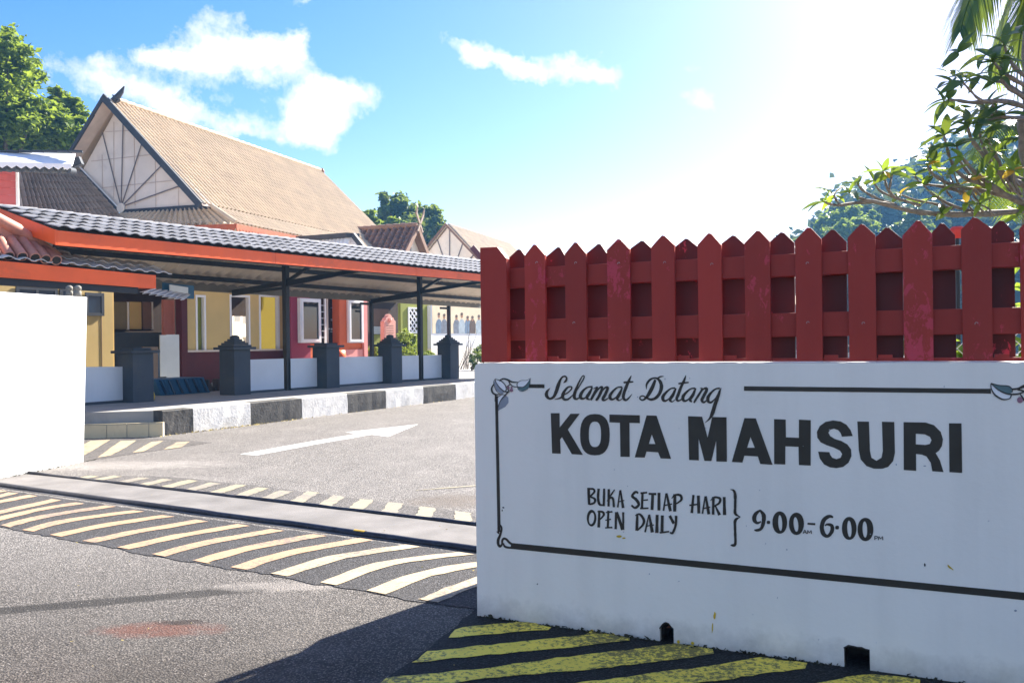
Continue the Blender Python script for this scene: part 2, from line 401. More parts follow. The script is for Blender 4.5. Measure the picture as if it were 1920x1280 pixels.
M['roof_dark'] = mat('roof_dark', (.34, .255, .18), .85, .22, 2.2, .3, 30, (.09, .08, .065), .45, 1.8)
M['roof_brown'] = mat('roof_brown', (.24, .145, .105), .85, .22, 1.6, .3, 30, (.12, .085, .07), .4, 1.4)
M['gable'] = mat('gable', (.84, .76, .65), .85, .07, 1.2, .1, 30, (.5, .43, .38), .3, 1.0)
M['barge'] = mat('barge', (.05, .057, .068), .6, .15, 3, .1, 30)
M['soffit'] = mat('soffit', (.62, .53, .45), .8, .1, 3, .1, 30)
M['batten'] = mat('batten', (.17, .15, .15), .7, .1, 3, 0)
M['eave_red'] = mat('eave_red', (.42, .11, .05), .7, .15, 3, .1, 30)
M['yellow'] = mat('yellow_render', (.60, .43, .17), .8, .06, 1.2, .15, 40)
M['yellow_hot'] = mat('yellow_inside', (.55, .42, .02), .8, .06, 1.2, 0)
M['maroon'] = mat('maroon', (.085, .013, .014), .7, .12, 2, .1, 40)
M['magenta'] = mat('magenta', (.30, .035, .07), .7, .1, 2, .1, 40)
M['kiosk_orange'] = mat('kiosk_orange', (.62, .13, .04), .65, .08, 2, .1, 40)
M['pink'] = mat('pink_render', (.72, .28, .26), .7, .08, 2, .1, 40)
M['olive'] = mat('olive_render', (.25, .27, .05), .8, .08, 2, .1, 40)
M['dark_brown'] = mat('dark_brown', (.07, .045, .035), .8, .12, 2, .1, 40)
M['mid_brown'] = mat('mid_brown', (.22, .13, .09), .8, .12, 2, .1, 40)
M['white_trim'] = mat('white_trim', (.78, .78, .78), .5, .04, 4, 0)
M['plaque'] = mat('plaque', (.62, .32, .26), .8, .10, 10, .3, 60)
M['blue_box'] = mat('blue_box', (.02, .10, .20), .5, .2, 3, .1, 30)
M['grey_board'] = mat('grey_board', (.24, .27, .31), .6, .06, 2, 0)
M['dark_blue'] = mat('dark_blue_pane', (.012, .03, .06), .2, .2, 2, 0, spec=.6)
M['cab'] = mat('cabinet', (.22, .18, .10), .6, .1, 3, 0)
M['red_clad'] = mat('red_cladding', (.55, .13, .12), .7, .08, 3, .2, 30)
M['gutter'] = mat('gutter_white', (.74, .76, .82), .5, .05, 3, .05, 30)
M['bark'] = mat('bark', (.13, .10, .075), .9, .4, 12, .8, 45, bd=.01)
M['finial'] = mat('finial', (.33, .25, .20), .8, .2, 5, .2, 40)
M['frangi_bark'] = mat('frangipani_bark', (.21, .175, .14), .8, .35, 22, .7, 60, (.09, .07, .05), .4, 9)
M['leaf_left'] = leafmat('leaf_left', (.06, .13, .018), (.19, .29, .035), 0.45)
M['leaf_mid'] = leafmat('leaf_mid', (.035, .085, .03), (.12, .19, .055), 0.35)
M['leaf_mid_pale'] = leafmat('leaf_mid_pale', (.08, .15, .02), (.17, .26, .03), 0.4)
M['leaf_bush'] = leafmat('leaf_bush', (.11, .18, .03), (.28, .34, .06), 0.4)
M['leaf_hill'] = leafmat('leaf_hill', (.010, .030, .018), (.040, .075, .03), .12)
M['leaf_frangi'] = leafmat('leaf_frangipani', (.10, .21, .02), (.17, .29, .03), .5, .35)
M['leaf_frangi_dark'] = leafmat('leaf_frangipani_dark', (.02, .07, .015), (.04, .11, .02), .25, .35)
M['leaf_orange'] = leafmat('leaf_withered', (.5, .2, .02), (.6, .3, .03), .4)
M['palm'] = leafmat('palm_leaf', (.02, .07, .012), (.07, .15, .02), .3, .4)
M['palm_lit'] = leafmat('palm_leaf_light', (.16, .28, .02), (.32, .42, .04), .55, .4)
M['cone_red'] = mat('cone_red', (.65, .05, .03), .5, .05, 4, 0)
M['lantern_red'] = mat('lantern_red', (.75, .05, .03), .6, .05, 4, 0)
M['hill_soil'] = mat('hill_soil', (.03, .06, .03), .95, .3, .05, 0)
M['wire'] = mat('wire', (.45, .47, .45), .5, .1, 4, 0, metal=.6)
M['moss'] = mat('moss', (.035, .035, .02), .95, .5, 20, 0)
M['dry_leaf'] = mat('dry_leaf', (.38, .30, .10), .8, .4, 20, 0)
def glassmat():
    m, nt, b = newmat('window_glass'); b.inputs['Base Color'].default_value = (.02, .025, .028, 1)
    b.inputs['Roughness'].default_value = .03; b.inputs['Specular IOR Level'].default_value = 1.0
    q = NB(nt); q.bump(q.noise(q.pos(), 2.0, 2), .05, .02, b)
    return m
M['glass'] = glassmat()

# ================================================================== GROUND
RAILDIR = (G(892, 985)-G(50, 887)); RAILDIR.normalize()
b = MB(); b.face([(-360, -50, 0), (360, -50, 0), (360, 330, 0), (-360, 330, 0)])
tag(b.build('road', M['asphalt'], kind='structure'))

def ragged(pts, amp, step, seed=3):
    rr = random.Random(seed); out = []
    for i, p in enumerate(pts):
        qv = pts[(i+1) % len(pts)]; n = max(1, int((qv-p).length/step))
        for k in range(n):
            t = p.lerp(qv, k/n); out.append(t+Vector((rr.uniform(-amp, amp), rr.uniform(-amp, amp), 0)))
    return out
def sheet(name, pxs, z, m, amp=0.0, step=.08, parent=None, kind='structure', seed=3):
    pts = [G(x, y, z) for x, y in pxs]
    if amp: pts = ragged(pts, amp, step, seed)
    b = MB(); b.poly([pts]); return b.build(name, m, parent, kind=kind, fix=False)

# strip between the gate rails
sheet('gate_threshold', [(-700, 838), (52, 889), (140, 897), (520, 941), (892, 986), (1500, 1055), (1500, 1110), (892, 1034), (600, 997), (0, 914), (-700, 818)], .004, M['concrete'], .004, .1)
# black painted ramp in front
lower = [(-500, 905), (0, 986), (42, 996), (94, 1005), (156, 1017), (221, 1028), (285, 1042), (358, 1053), (427, 1066), (506, 1076), (597, 1094), (687, 1107), (783, 1127), (893, 1141), (1080, 1165)]
upper = [(1080, 1062), (892, 1038), (600, 1001), (300, 960), (0, 917), (-500, 850)]
ramp = sheet('entrance_ramp', lower+upper, .004, M['asphalt_black'], .018, .07)
lift = [( -450, 868, -120, 868)]
def smooth(P, n=6):
    out = []
    for i in range(len(P)-1):
        p0 = P[max(i-1, 0)]; p1 = P[i]; p2 = P[i+1]; p3 = P[min(i+2, len(P)-1)]
        for k in range(n):
            t = k/n; t2, t3 = t*t, t*t*t
            out.append(tuple(.5*((2*b1)+(-a+c)*t+(2*a-5*b1+4*c-d)*t2+(-a+3*b1-3*c+d)*t3) for a, b1, c, d in zip(p0, p1, p2, p3)))
    out.append(tuple(P[-1])); return out
def stripe(name, pxs, w, z, m, parent, seed=1, amp=.010):
    ctr = smooth([tuple(G(x, y, z)) for x, y in pxs], 5); rr = random.Random(seed)
    lft = [Vector(c)-RAILDIR*(w/2)+Vector((rr.uniform(-amp, amp), rr.uniform(-amp, amp), 0)) for c in ctr]
    rgt = [Vector(c)+RAILDIR*(w/2)+Vector((rr.uniform(-amp, amp), rr.uniform(-amp, amp), 0)) for c in ctr]
    b = MB(); b.poly([lft+rgt[::-1]]); return b.build(name, m, parent, fix=False)
near = [[(-260, 938), (-130, 914), (-40, 899)], [(-200, 948), (-60, 928), (8, 919)], [(-170, 962), (-40, 938), (26, 923)], [(-135, 972), (-20, 944), (62, 928)], [(-90, 979), (20, 955), (106, 936)],
        [(-45, 984), (60, 957), (152, 942)], [(8, 986), (85, 967), (206, 948)], [(52, 994), (127, 975), (259, 957)], [(104, 1004), (190, 985), (316, 966)], [(166, 1015), (250, 997), (378, 975)],
        [(231, 1027), (335, 1004), (457, 983)], [(297, 1040), (390, 1016), (523, 992)], [(374, 1052), (470, 1026), (600, 1002)], [(447, 1065), (545, 1035), (688, 1010)],
        [(525, 1077), (632, 1044), (775, 1022)], [(615, 1093), (722, 1056), (874, 1036)], [(706, 1109), (795, 1076), (894, 1057), (990, 1050)], [(802, 1126), (868, 1099), (940, 1078), (1050, 1070)]]
for i, s in enumerate(near):
    stripe('painted_stripe', s, .15 if i > 9 else .155, .008, M['paint_amber'] if i < 14 else M['paint_cream'], ramp, i)
# faded strip behind the inner rail
fr = sheet('inner_ramp', [(150, 893), (166, 890), (320, 893), (455, 907), (600, 925), (740, 944), (890, 962), (1100, 985), (1100, 1012), (892, 984), (500, 937), (200, 904)], .004, M['asphalt_faded'], .02, .1)
for i, (x0, y0, x1, y1) in enumerate([(20,92,95,80),(110,98,205,80),(222,110,330,88),(325,122,440,95),(430,134,560,100),(540,148,670,113),(660,162,785,122),(785,176,890,136),(905,190,1005,150),(1045,207,1130,156),(1175,223,1255,174),(1325,243,1385,190),(1482,261,1525,207),(1652,279,1672,228),(1837,300,1838,250)]):
    stripe('painted_stripe', [(140+x0/2.526, 860+y0/2.526), (140+(x0+x1)/2/2.526, 860+(y0+y1)/2/2.526), (140+x1/2.526, 860+y1/2.526)], .17, .008, M['paint_pale'], fr, i, .012)
# triangular painted hump by the step
hp = sheet('corner_hump', [(60, 880), (167, 863), (230, 853), (278, 846), (330, 839), (397, 829), (350, 825), (300, 822), (205, 823), (100, 826)], .004, M['asphalt_faded'], .015, .1)
for k, pts in enumerate([[(120,852),(170,826),(207,824),(168,847),(135,866)], [(183,857),(226,826),(256,825),(236,838),(208,853)], [(248,848),(284,828),(306,826),(288,836),(268,846)], [(307,842),(330,829),(356,827),(340,838)]]):
    sheet('painted_stripe', pts, .008, M['paint_cream'], .006, .08, hp, None, k)
# arrow on the drive
sheet('lane_arrow', [(450, 851), (560, 831), (667, 813), (646, 810), (784, 795), (728, 818.5), (697, 814.5), (590, 833), (481, 853.5)], .004, M['paint_white_road'], .008, .1)
sheet('lane_line', [(780, 918), (900, 908), (1000, 900), (1000, 902.5), (900, 910), (780, 919)], .004, M['paint_pale'], .006, .1)
# dark asphalt apron below the sign wall with olive stripes
ap = sheet('entrance_apron', [(893, 1141), (783, 1230), (640, 1330), (500, 1500), (3000, 1900), (2600, 1330), (1900, 1270), (1300, 1195)], .004, M['asphalt_dark'], .01, .06)
C6 = lambda L_: [(700+x/3.2, 1020+y/3.2) for x, y in L_]
C7 = lambda L_: [(1200+x/2.667, 1020+y/2.667) for x, y in L_]
for k, pts in enumerate([C6([(445,560),(490,510),(530,495),(860,465),(960,470),(1060,498),(1050,510),(700,537)]),
        C6([(235,710),(320,640),(700,600),(1270,540),(1290,514),(1390,525),(1535,562),(1530,574),(1200,615),(700,660),(400,690)]),
        C6([(20,840),(90,795),(640,745),(1100,680),(1450,640)])+C7([(170,497),(270,505),(363,525),(366,545),(60,588)])+C6([(1300,747),(700,800),(400,845)]),
        C6([(700,930),(1180,835)])+C7([(300,612),(600,565),(830,592),(820,618),(300,690),(0,740)]),
        C7([(700,740),(880,690),(1150,645),(1390,672),(1400,700),(1000,760)]), C7([(1300,790),(1700,725),(1950,745),(1950,770),(1500,840)])]):
    sheet('painted_stripe', pts, .008, M['paint_olive'], .008, .05, ap, None, k)

def rail(pa, pb, r, ext, seed):
    a, c = G(*pa), G(*pb); d = (c-a).normalized(); c2 = c+d*ext; n = 60; rr = random.Random(seed); pts = []
    for i in range(n+1):
        p = a.lerp(c2, i/n); pts.append(p+Vector((rr.uniform(-.006, .006), rr.uniform(-.006, .006), r*.55+rr.uniform(-.004, .004))))
    b = MB(); b.tube(pts, r, 8); return b, a, d
r2, a2, d2 = rail((-500, 843), (892, 1033), .027, 3.2, 2)
t = root('gate_rail', a2, 'thick dark steel gate rail nearest the camera, along the striped ramp', 'rail')
r2.build('rail', M['rail'], t)
for px, py, L_ in ((676, 1003, .11),):
    p = G(px, py); pa = a2+d2*(p-a2).dot(d2); b = MB(); b.tube([pa-d2*L_/2+Vector((0,0,.016)), pa+d2*L_/2+Vector((0,0,.016))], .0285, 8); b.build('painted_patch', M['rail_yellow'], t)
r1, a1, d1 = rail((52, 887), (892, 984), .017, 3.2, 5)
t = root('gate_rail', a1, 'thin dark steel gate rail farther in, beside the faded stripes', 'rail'); r1.build('rail', M['rail'], t)

# ================================================================== SIGN WALL
C0 = G(895, 1155); SW = Frame((C0.x, C0.y), 64.4); SW.u = Vector((math.sin(R(115.6)), math.cos(R(115.6)), 0))
SW.v = Vector((-SW.u.y, SW.u.x, 0))
if SW.v.y < 0: SW.v = -SW.v
ztop = SW.pix(1400, 680)[1]; z_l = SW.pix(891, 681)[1]
WT, WL = .26, 4.6
wall = root('entrance_wall', C0, 'low white painted sign wall with the black KOTA MAHSURI lettering', 'wall')
def notch(x0, x1, ytop, arch):
    u0, zt = SW.pix(x0, ytop); u1, _ = SW.pix(x1, ytop)
    n = 6; prof = [(u0, -.05)]
    for k in range(n+1):
        f = k/n; prof.append((u0+(u1-u0)*f+rnd.uniform(-.003, .003), zt-arch*abs(2*f-1)**2.2+rnd.uniform(-.004, .004)))
    prof.append((u1, -.05)); return prof
nA, nB = notch(1237, 1263, 1165, .03), notch(1583, 1631, 1208, .012)
front = [(0, -.05)]+nA+nB+[(WL, -.05), (WL, ztop-.012), (WL-.02, ztop), (.03, z_l), (.008, z_l-.01), (0, z_l-.03)]
b = MB(); zback = ztop
F0 = [SW.P(u, 0, z) for u, z in front]; F1 = [SW.P(u, WT, z) for u, z in front]
n = len(front)
b.add(F0, [tuple(t_) for t_ in geometry.tessellate_polygon([F0])])
b.add(F1, [tuple(t_) for t_ in geometry.tessellate_polygon([F1])])
b.add(F0+F1, [(i, (i+1) % n, (i+1) % n+n, i+n) for i in range(n)])
b.build('wall_panel', M['sign_wall'], wall)
# added unseen wing, shaped so its far end casts the shadow on the road
E = Frame((SW.P(0, WT, 0).x, SW.P(0, WT, 0).y), 17.0)
EU, EV = E.u, Vector((E.u.y, -E.u.x, 0))
def wing_pt(u, v, z): return E.o+EU*u+EV*v+Vector((0, 0, z))
WG = 1.02
b = MB(); b.hexa([wing_pt(-.001, .01, -.05), wing_pt(WG, .01, -.05), wing_pt(WG, .2, -.05), wing_pt(-.001, .2, -.05), wing_pt(-.001, .01, z_l-.01), wing_pt(WG, .01, z_l-.01), wing_pt(WG, .2, z_l-.01), wing_pt(-.001, .2, z_l-.01)])
b.build('shadow_wing', M['white_wall'], wall)
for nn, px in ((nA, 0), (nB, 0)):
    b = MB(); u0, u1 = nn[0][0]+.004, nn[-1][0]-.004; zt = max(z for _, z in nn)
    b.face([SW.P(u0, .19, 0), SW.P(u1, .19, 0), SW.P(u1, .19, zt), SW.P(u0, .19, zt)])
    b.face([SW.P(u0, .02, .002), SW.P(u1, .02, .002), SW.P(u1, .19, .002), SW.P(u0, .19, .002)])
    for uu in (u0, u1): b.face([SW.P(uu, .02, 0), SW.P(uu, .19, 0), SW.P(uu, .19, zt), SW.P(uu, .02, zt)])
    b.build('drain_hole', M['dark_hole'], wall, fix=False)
# broken render lip round the holes
for nn in (nA, nB):
    b = MB(); pts = [SW.P(u, -.001, z) for u, z in nn[1:-1]]; b.tube(pts, [.0045+rnd.uniform(-.002, .002) for _ in pts], 5); b.build('broken_edge', M['dark_hole'], wall)
u_, z_ = SW.pix(1252, 1176); b = MB(); b.tube([SW.P(u_, .03, z_), SW.P(u_+.03, .06, z_-.004)], .008, 6); b.tube([SW.P(u_-.01, .02, z_-.006), SW.P(u_+.014, .02, z_+.002)], .004, 6)
b.build('pipe_stub', M['rust'], wall)

LAY = [0]
def face_loops(loops_px, m, name, lift=.0015, join=None):
    LAY[0] += 1; off = -(lift+LAY[0] % 7*.00012)
    loops = [[SW.P(*(lambda q: (q[0], off, q[1]))(SW.pix(x, y))) for x, y in l] for l in loops_px]
    b = join if join else MB(); b.poly(loops)
    return b if join else b.build(name, m, wall, fix=False)
def stroke_into(b, pts, sc, ox, oy, lift=.0015, n=5, rough=0.0):
    """pts = [(x, y, width)] in measured units; adds a ribbon with round ends"""
    LAY[0] += 1; off = -(lift+LAY[0] % 23*.00008)
    P = smooth(pts, n) if len(pts) > 2 else [tuple(a+(c-a)*k/4 for a, c in zip(pts[0], pts[1])) for k in range(5)]
    Lf, Rt = [], []
    for i, (x, y, w) in enumerate(P):
        x2, y2, _ = P[min(i+1, len(P)-1)]; x1, y1, _ = P[max(i-1, 0)]
        dx, dy = x2-x1, y2-y1; L_ = math.hypot(dx, dy) or 1; nx, ny = -dy/L_, dx/L_
        w = max(w, 2)*(1+rnd.uniform(-rough, rough)); e = 0
        Lf.append((x+nx*w/2, y+ny*w/2)); Rt.append((x-nx*w/2, y-ny*w/2))
    W = lambda q: SW.P(*(lambda k: (k[0], off, k[1]))(SW.pix(ox+q[0]/sc, oy+q[1]/sc)))
    vs = [W(q) for q in Lf]+[W(q) for q in Rt]; m_ = len(P)
    b.add(vs, [(i, i+1, m_+i+1, m_+i) for i in range(m_-1)])
    return b
def ell(cx, cy, rx, ry, e=2.0, n=28, rot=0):
    o = []
    for k in range(n):
        t = 2*math.pi*k/n; c, s_ = math.cos(t), math.sin(t)
        x = rx*math.copysign(abs(c)**(2/e), c); y = ry*math.copysign(abs(s_)**(2/e), s_)
        o.append((cx+x*math.cos(rot)-y*math.sin(rot), cy+x*math.sin(rot)+y*math.cos(rot)))
    return o
def S(l, sc, ox, oy): return [(ox+x/sc, oy+y/sc) for x, y in l]
def letter(loops, sc, ox, oy): face_loops([S(l, sc, ox, oy) for l in loops], M['sign_black'], 'letter')
a3, a4, a5 = (6.4, 1020, 760), (6.4, 1280, 770), (6.4, 1520, 770)
letter([[(82,90),(188,90),(190,260),(320,97),(430,97),(288,288),(468,590),(335,582),(217,378),(195,405),(202,576),(98,572)]], *a3)
letter([ell(612,348,178,248,2.5), ell(612,344,73,152,2.6)], *a3)
letter([[(786,106),(1150,115),(1152,210),(1027,207),(1030,615),(918,612),(912,205),(786,200)]], *a3)
letter([[(1232,117),(1352,120),(1526,637),(1400,632),(1370,560),(1232,550),(1210,622),(1090,620)], [(1295,345),(1337,460),(1260,458)]], *a3)
letter([[(65,62),(235,68),(300,318),(355,72),(528,75),(532,608),(405,605),(403,360),(345,600),(262,597),(192,330),(195,592),(78,587)]], *a4)
letter([[(742,85),(878,88),(1080,645),(932,635),(903,545),(742,535),(718,618),(590,610)], [(815,312),(865,440),(775,440)]], *a4)
letter([[(1097,97),(1237,103),(1240,315),(1395,322),(1395,103),(1538,110),(1537,655),(1395,648),(1390,430),(1233,424),(1232,642),(1098,637)]], *a4)
letter([[(505,300),(480,230),(430,165),(360,125),(270,113),(180,130),(110,180),(75,250),(80,320),(120,375),(190,410),(280,440),(350,475),(378,515),(360,560),(310,577),(260,560),(235,525),(225,493),(90,487),(110,570),(160,640),(230,675),(310,685),(390,670),(455,620),(490,540),(485,460),(440,400),(370,360),(290,335),(235,300),(213,260),(235,225),(280,212),(330,230),(360,265),(375,308)]], *a5)
letter([[(560,125),(700,128),(712,480),(730,560),(790,597),(850,560),(866,480),(855,128),(1003,132),(1012,500),(990,600),(930,670),(860,692),(760,692),(670,660),(600,580),(578,470)]], *a5)
letter([[(1115,133),(1380,138),(1480,170),(1560,250),(1588,340),(1575,420),(1540,475),(1500,505),(1550,590),(1595,732),(1460,722),(1440,620),(1390,545),(1330,522),(1265,515),(1266,717),(1117,708)], [(1262,272),(1370,280),(1430,310),(1450,350),(1430,395),(1380,407),(1262,400)]], *a5)
letter([[(1660,147),(1810,148),(1818,742),(1665,733)]], *a5)
def word(groups, sc, ox, oy, rough=.05):
    for strokes in groups:
        b = MB()
        for s_ in strokes:
            if s_ and s_[0] == 'ring': 
                face_loops([S(s_[1], sc, ox, oy), S(s_[2], sc, ox, oy)], None, '', join=b)
            elif s_ and s_[0] == 'disc': face_loops([S(s_[1], sc, ox, oy)], None, '', join=b)
            else: stroke_into(b, s_, sc, ox, oy, rough=rough)
        b.build('letter', M['sign_black'], wall, fix=False)
c1, c2 = (8, 900, 690), (8, 1120, 690)
word([
 [[(1052,298,4),(1008,350,38),(1000,410,50),(1045,455,34),(1105,430,40),(1145,350,50),(1172,265,52),(1200,190,38),(1235,135,26),(1280,122,26),(1302,152,26),(1287,192,32),(1255,218,10)]],
 [[(1120,468,6),(1200,448,26),(1235,425,26)], [(1235,412,14),(1320,365,18),(1375,310,22),(1372,278,22),(1320,285,26),(1268,345,42),(1242,415,48),(1265,465,38),(1325,462,28),(1402,395,14)]],
 [[(1392,408,12),(1455,330,14),(1515,230,16),(1562,145,18),(1558,112,16),(1530,130,16),(1475,235,28),(1432,345,42),(1415,425,48),(1445,462,32),(1500,435,14)]],
 [[(1690,280,30),(1625,282,22),(1560,325,32),(1515,390,50),(1512,440,46),(1555,455,28),(1615,410,14),(1680,300,12)], [(1690,285,16),(1645,370,46),(1605,438,46),(1640,468,20),(1670,455,8)]],
 [[(1705,310,10),(1760,285,26),(1735,345,40),(1690,430,38),(1665,478,26)], [(1715,410,10),(1790,300,24),(1835,285,34),(1815,360,42),(1775,440,40),(1742,484,34)], [(1790,420,10),(1860,310,22),(1905,285,36),(1915,310,42),(1880,395,44),(1845,460,44),(1870,480,26),(1930,445,12)]]], *c1)
word([
 [[(375,285,28),(312,285,22),(245,335,32),(195,405,48),(200,455,44),(240,465,28),(305,410,14),(360,310,12)], [(378,290,16),(335,385,46),(300,450,46),(330,482,20),(375,455,10)]],
 [[(512,108,8),(482,170,34),(440,265,46),(402,370,46),(392,440,46),(425,478,34),(475,445,22),(522,385,5)], [(395,215,28),(470,208,30),(542,202,18)]],
 [[(872,172,34),(825,290,54),(765,400,52),(725,450,34),(680,478,26),(642,460,22),(645,428,20),(685,415,20),(735,440,24),(800,468,38),(870,450,44),(930,385,48),(962,290,54),(948,210,48),(900,155,32),(840,150,26),(782,182,34),(740,245,30),(738,315,6)], [(890,160,18),(945,128,24),(1002,122,5)]],
 [[(1170,300,28),(1112,302,22),(1045,350,32),(988,420,48),(990,475,44),(1030,487,28),(1100,430,14),(1155,325,12)], [(1182,300,16),(1135,400,46),(1092,468,46),(1122,502,20),(1170,470,10)]],
 [[(1330,106,8),(1302,185,36),(1255,285,42),(1215,395,46),(1192,460,42),(1222,488,28),(1285,450,12)], [(1218,232,26),(1295,220,28),(1372,212,20)]],
 [[(1470,303,28),(1412,305,22),(1345,352,32),(1290,420,48),(1290,475,44),(1332,488,28),(1400,430,14),(1455,325,12)], [(1480,300,16),(1435,400,46),(1392,468,46),(1420,505,20)]],
 [[(1545,300,12),(1575,310,30),(1535,380,34),(1490,450,34),(1450,518,26)], [(1500,440,10),(1575,330,18),(1628,298,34),(1640,330,46),(1595,420,46),(1570,480,46),(1602,510,30),(1665,460,12)]],
 [[(1840,302,28),(1782,308,24),(1712,362,32),(1662,438,50),(1665,495,42),(1710,510,30),(1780,440,16),(1835,325,12)], [(1858,295,10),(1822,400,40),(1772,530,58),(1725,680,54),(1680,760,26),(1612,820,3)]]], *c2)
c6 = (6.194, 1090, 900)
word([
 [[(85,85,30),(92,280,30)],[(80,98,18),(140,100,24),(152,135,24),(100,188,18)],[(102,188,18),(158,215,26),(150,260,26),(92,278,18)]],
 [[(203,95,28),(196,200,28),(212,275,30),(250,285,16)],[(267,95,26),(262,298,28)]],
 [[(320,100,28),(318,302,28)],[(388,106,14),(330,192,20)],[(300,240,10),(340,200,22),(370,215,26),(380,310,28)]],
 [[(450,115,14),(425,312,18)],[(455,112,20),(486,320,32)],[(428,250,14),(500,232,12)]],
 [[(660,150,22),(632,132,26),(592,180,30),(640,225,34),(668,280,32),(625,318,28),(582,288,22)]],
 [[(712,135,26),(705,322,30)],[(688,148,22),(765,140,22)],[(695,232,14),(775,225,18)],[(683,325,20),(782,322,20)]],
 [[(783,155,24),(872,158,26)],[(830,160,34),(822,342,36)]],
 [[(903,142,34),(902,348,36)]],
 [[(985,150,16),(955,352,20)],[(990,148,24),(1036,357,36)],[(955,292,16),(1056,272,14)]],
 [[(1088,158,34),(1085,360,36)],[(1052,210,8),(1085,170,20),(1150,172,30),(1162,225,28),(1100,272,14)]],
 [[(1303,168,26),(1284,378,32)],[(1360,175,34),(1366,382,34)],[(1256,288,18),(1370,275,18)]],
 [[(1440,182,16),(1408,386,20)],[(1446,182,24),(1482,392,36)],[(1408,328,16),(1498,308,14)]],
 [[(1535,190,32),(1532,396,32)],[(1502,235,8),(1545,195,22),(1612,210,30),(1602,262,26),(1540,300,14)],[(1558,298,18),(1606,402,34)]],
 [[(1660,192,34),(1664,402,38)]],
 [['ring', ell(120,437,56,97,2.0), ell(120,440,30,68,2.0,20,.12)]],
 [[(210,348,26),(203,545,30)],[(188,362,12),(245,365,28),(262,400,26),(215,456,14)]],
 [[(315,350,26),(308,552,28)],[(285,372,12),(362,362,22)],[(280,462,12),(345,450,16)],[(278,550,18),(362,545,20)]],
 [[(405,368,26),(400,565,28)],[(412,366,28),(482,572,40)],[(487,368,24),(489,572,22)]],
 [[(652,385,26),(645,582,34)],[(628,408,12),(680,392,24),(728,460,30),(712,520,26),(648,580,18)]],
 [[(785,398,14),(742,600,22)],[(790,396,24),(826,602,38)],[(750,530,16),(846,515,12)]],
 [[(882,398,32),(878,608,36)]],
 [[(942,405,34),(938,592,38)],[(912,606,20),(1022,592,18)]],
 [[(1028,408,34),(1075,500,32)],[(1102,408,32),(1098,515,28),(1062,608,26),(1032,602,20)]],
 [[(1730,104,4),(1772,118,26),(1788,175,34),(1788,300,30),(1790,385,32),(1848,422,6)],[(1848,424,6),(1790,462,34),(1786,560,30),(1790,720,32),(1772,758,24),(1732,752,4)]]], *c6, rough=.09)
c7 = (6.4, 1390, 930)
word([
 [[(232,162,18),(172,210,44),(155,275,50),(190,318,32),(238,300,16)],[(225,165,22),(268,225,50),(266,310,44),(238,385,36),(190,405,34),(155,402,12)]],
 [['disc', ell(326,310,21,20,3,10)]],
 [['ring', ell(462,312,88,134,2.1), ell(467,318,24,95,2,20,-.06)]], [['ring', ell(662,327,90,134,2.1), ell(656,335,28,88,2,20,-.1)]],
 [[(795,326,24),(888,332,26)]],
 [[(1102,250,20),(1055,238,40),(992,280,48),(966,370,52),(988,450,50),(1040,475,36),(1088,415,46),(1085,350,42),(1030,335,26),(1005,352,12)]],
 [['disc', ell(1150,372,23,23,3,10)]],
 [['ring', ell(1295,382,88,138,2.1), ell(1297,388,26,100,2,20,-.06)]], [['ring', ell(1490,395,95,140,2.1), ell(1483,395,28,98,2,20,-.04)]],
 [[(762,400,8),(742,444,10)],[(763,400,8),(784,446,11)],[(748,430,7),(779,430,7)]],
 [[(795,447,10),(797,404,8)],[(797,404,8),(816,436,8)],[(816,436,8),(838,406,8)],[(838,406,9),(842,447,11)]],
 [[(1602,520,11),(1602,472,9)],[(1602,474,8),(1632,480,10),(1628,498,9),(1603,501,6)]],
 [[(1646,522,10),(1650,477,8)],[(1650,477,8),(1671,507,8)],[(1671,507,8),(1695,479,8)],[(1695,479,9),(1698,523,10)]]], *c7)
# border lines
def line(name, a, c, wa, wc, rough=.03):
    b = MB(); n_ = 30; pts = [(a[0]+(c[0]-a[0])*k/n_, a[1]+(c[1]-a[1])*k/n_, wa+(wc-wa)*k/n_) for k in range(n_+1)]
    stroke_into(b, pts, 1, 0, 0, n=1, rough=rough); b.build(name, M['sign_black'], wall, fix=False)
line('border_line', (931, 742), (936, 997), 5.5, 6); line('border_line', (992, 723.5), (1021, 723.7), 7, 7)
line('border_line', (1395, 728), (1858, 733), 8.5, 9); line('border_line', (958, 1022.5), (1920, 1117), 11, 14); 
line('border_line', (1920, 1117), (2300, 1156), 14, 16)
c8 = (16, 920, 960)
b = MB()
stroke_into(b, [(262,330,20),(325,430,50),(330,540,50),(282,690,70),(232,820,84),(232,950,80),(285,1015,76),(345,950,56),(350,850,62),(392,785,66),(470,800,66),(560,895,66),(660,965,70)], *c8)
stroke_into(b, [(385,915,30),(425,1015,64),(560,1055,64),(700,1045,60)], *c8); stroke_into(b, [(215,560,80),(250,640,40)], *c8)
b.build('scroll_ornament', M['sign_black'], wall, fix=False)
def leaf_orn(light, dark, mdark, outl, sc):
    face_loops([S(light, *sc)], M['sign_pale'], 'painted_leaf', .0008); face_loops([S(dark, *sc)], mdark, 'painted_leaf', .0008)
    b = MB()
    for o in outl: stroke_into(b, o, *sc, lift=.003)
    b.build('leaf_outline', M['sign_black'], wall, fix=False)
leaf_orn([(230,165),(330,200),(390,270),(398,330),(370,350),(300,290),(250,220)], [(230,165),(210,220),(245,330),(330,395),(375,350),(300,290),(250,220)], M['sign_grey'],
    [[(230,160,8),(330,198,14),(388,265,14),(396,325,12),(372,352,18)], [(232,165,6),(250,220,8),(300,290,12),(375,350,16),(430,350,14)], [(228,162,6),(210,220,8),(245,330,8),(300,385,8)]], c1)
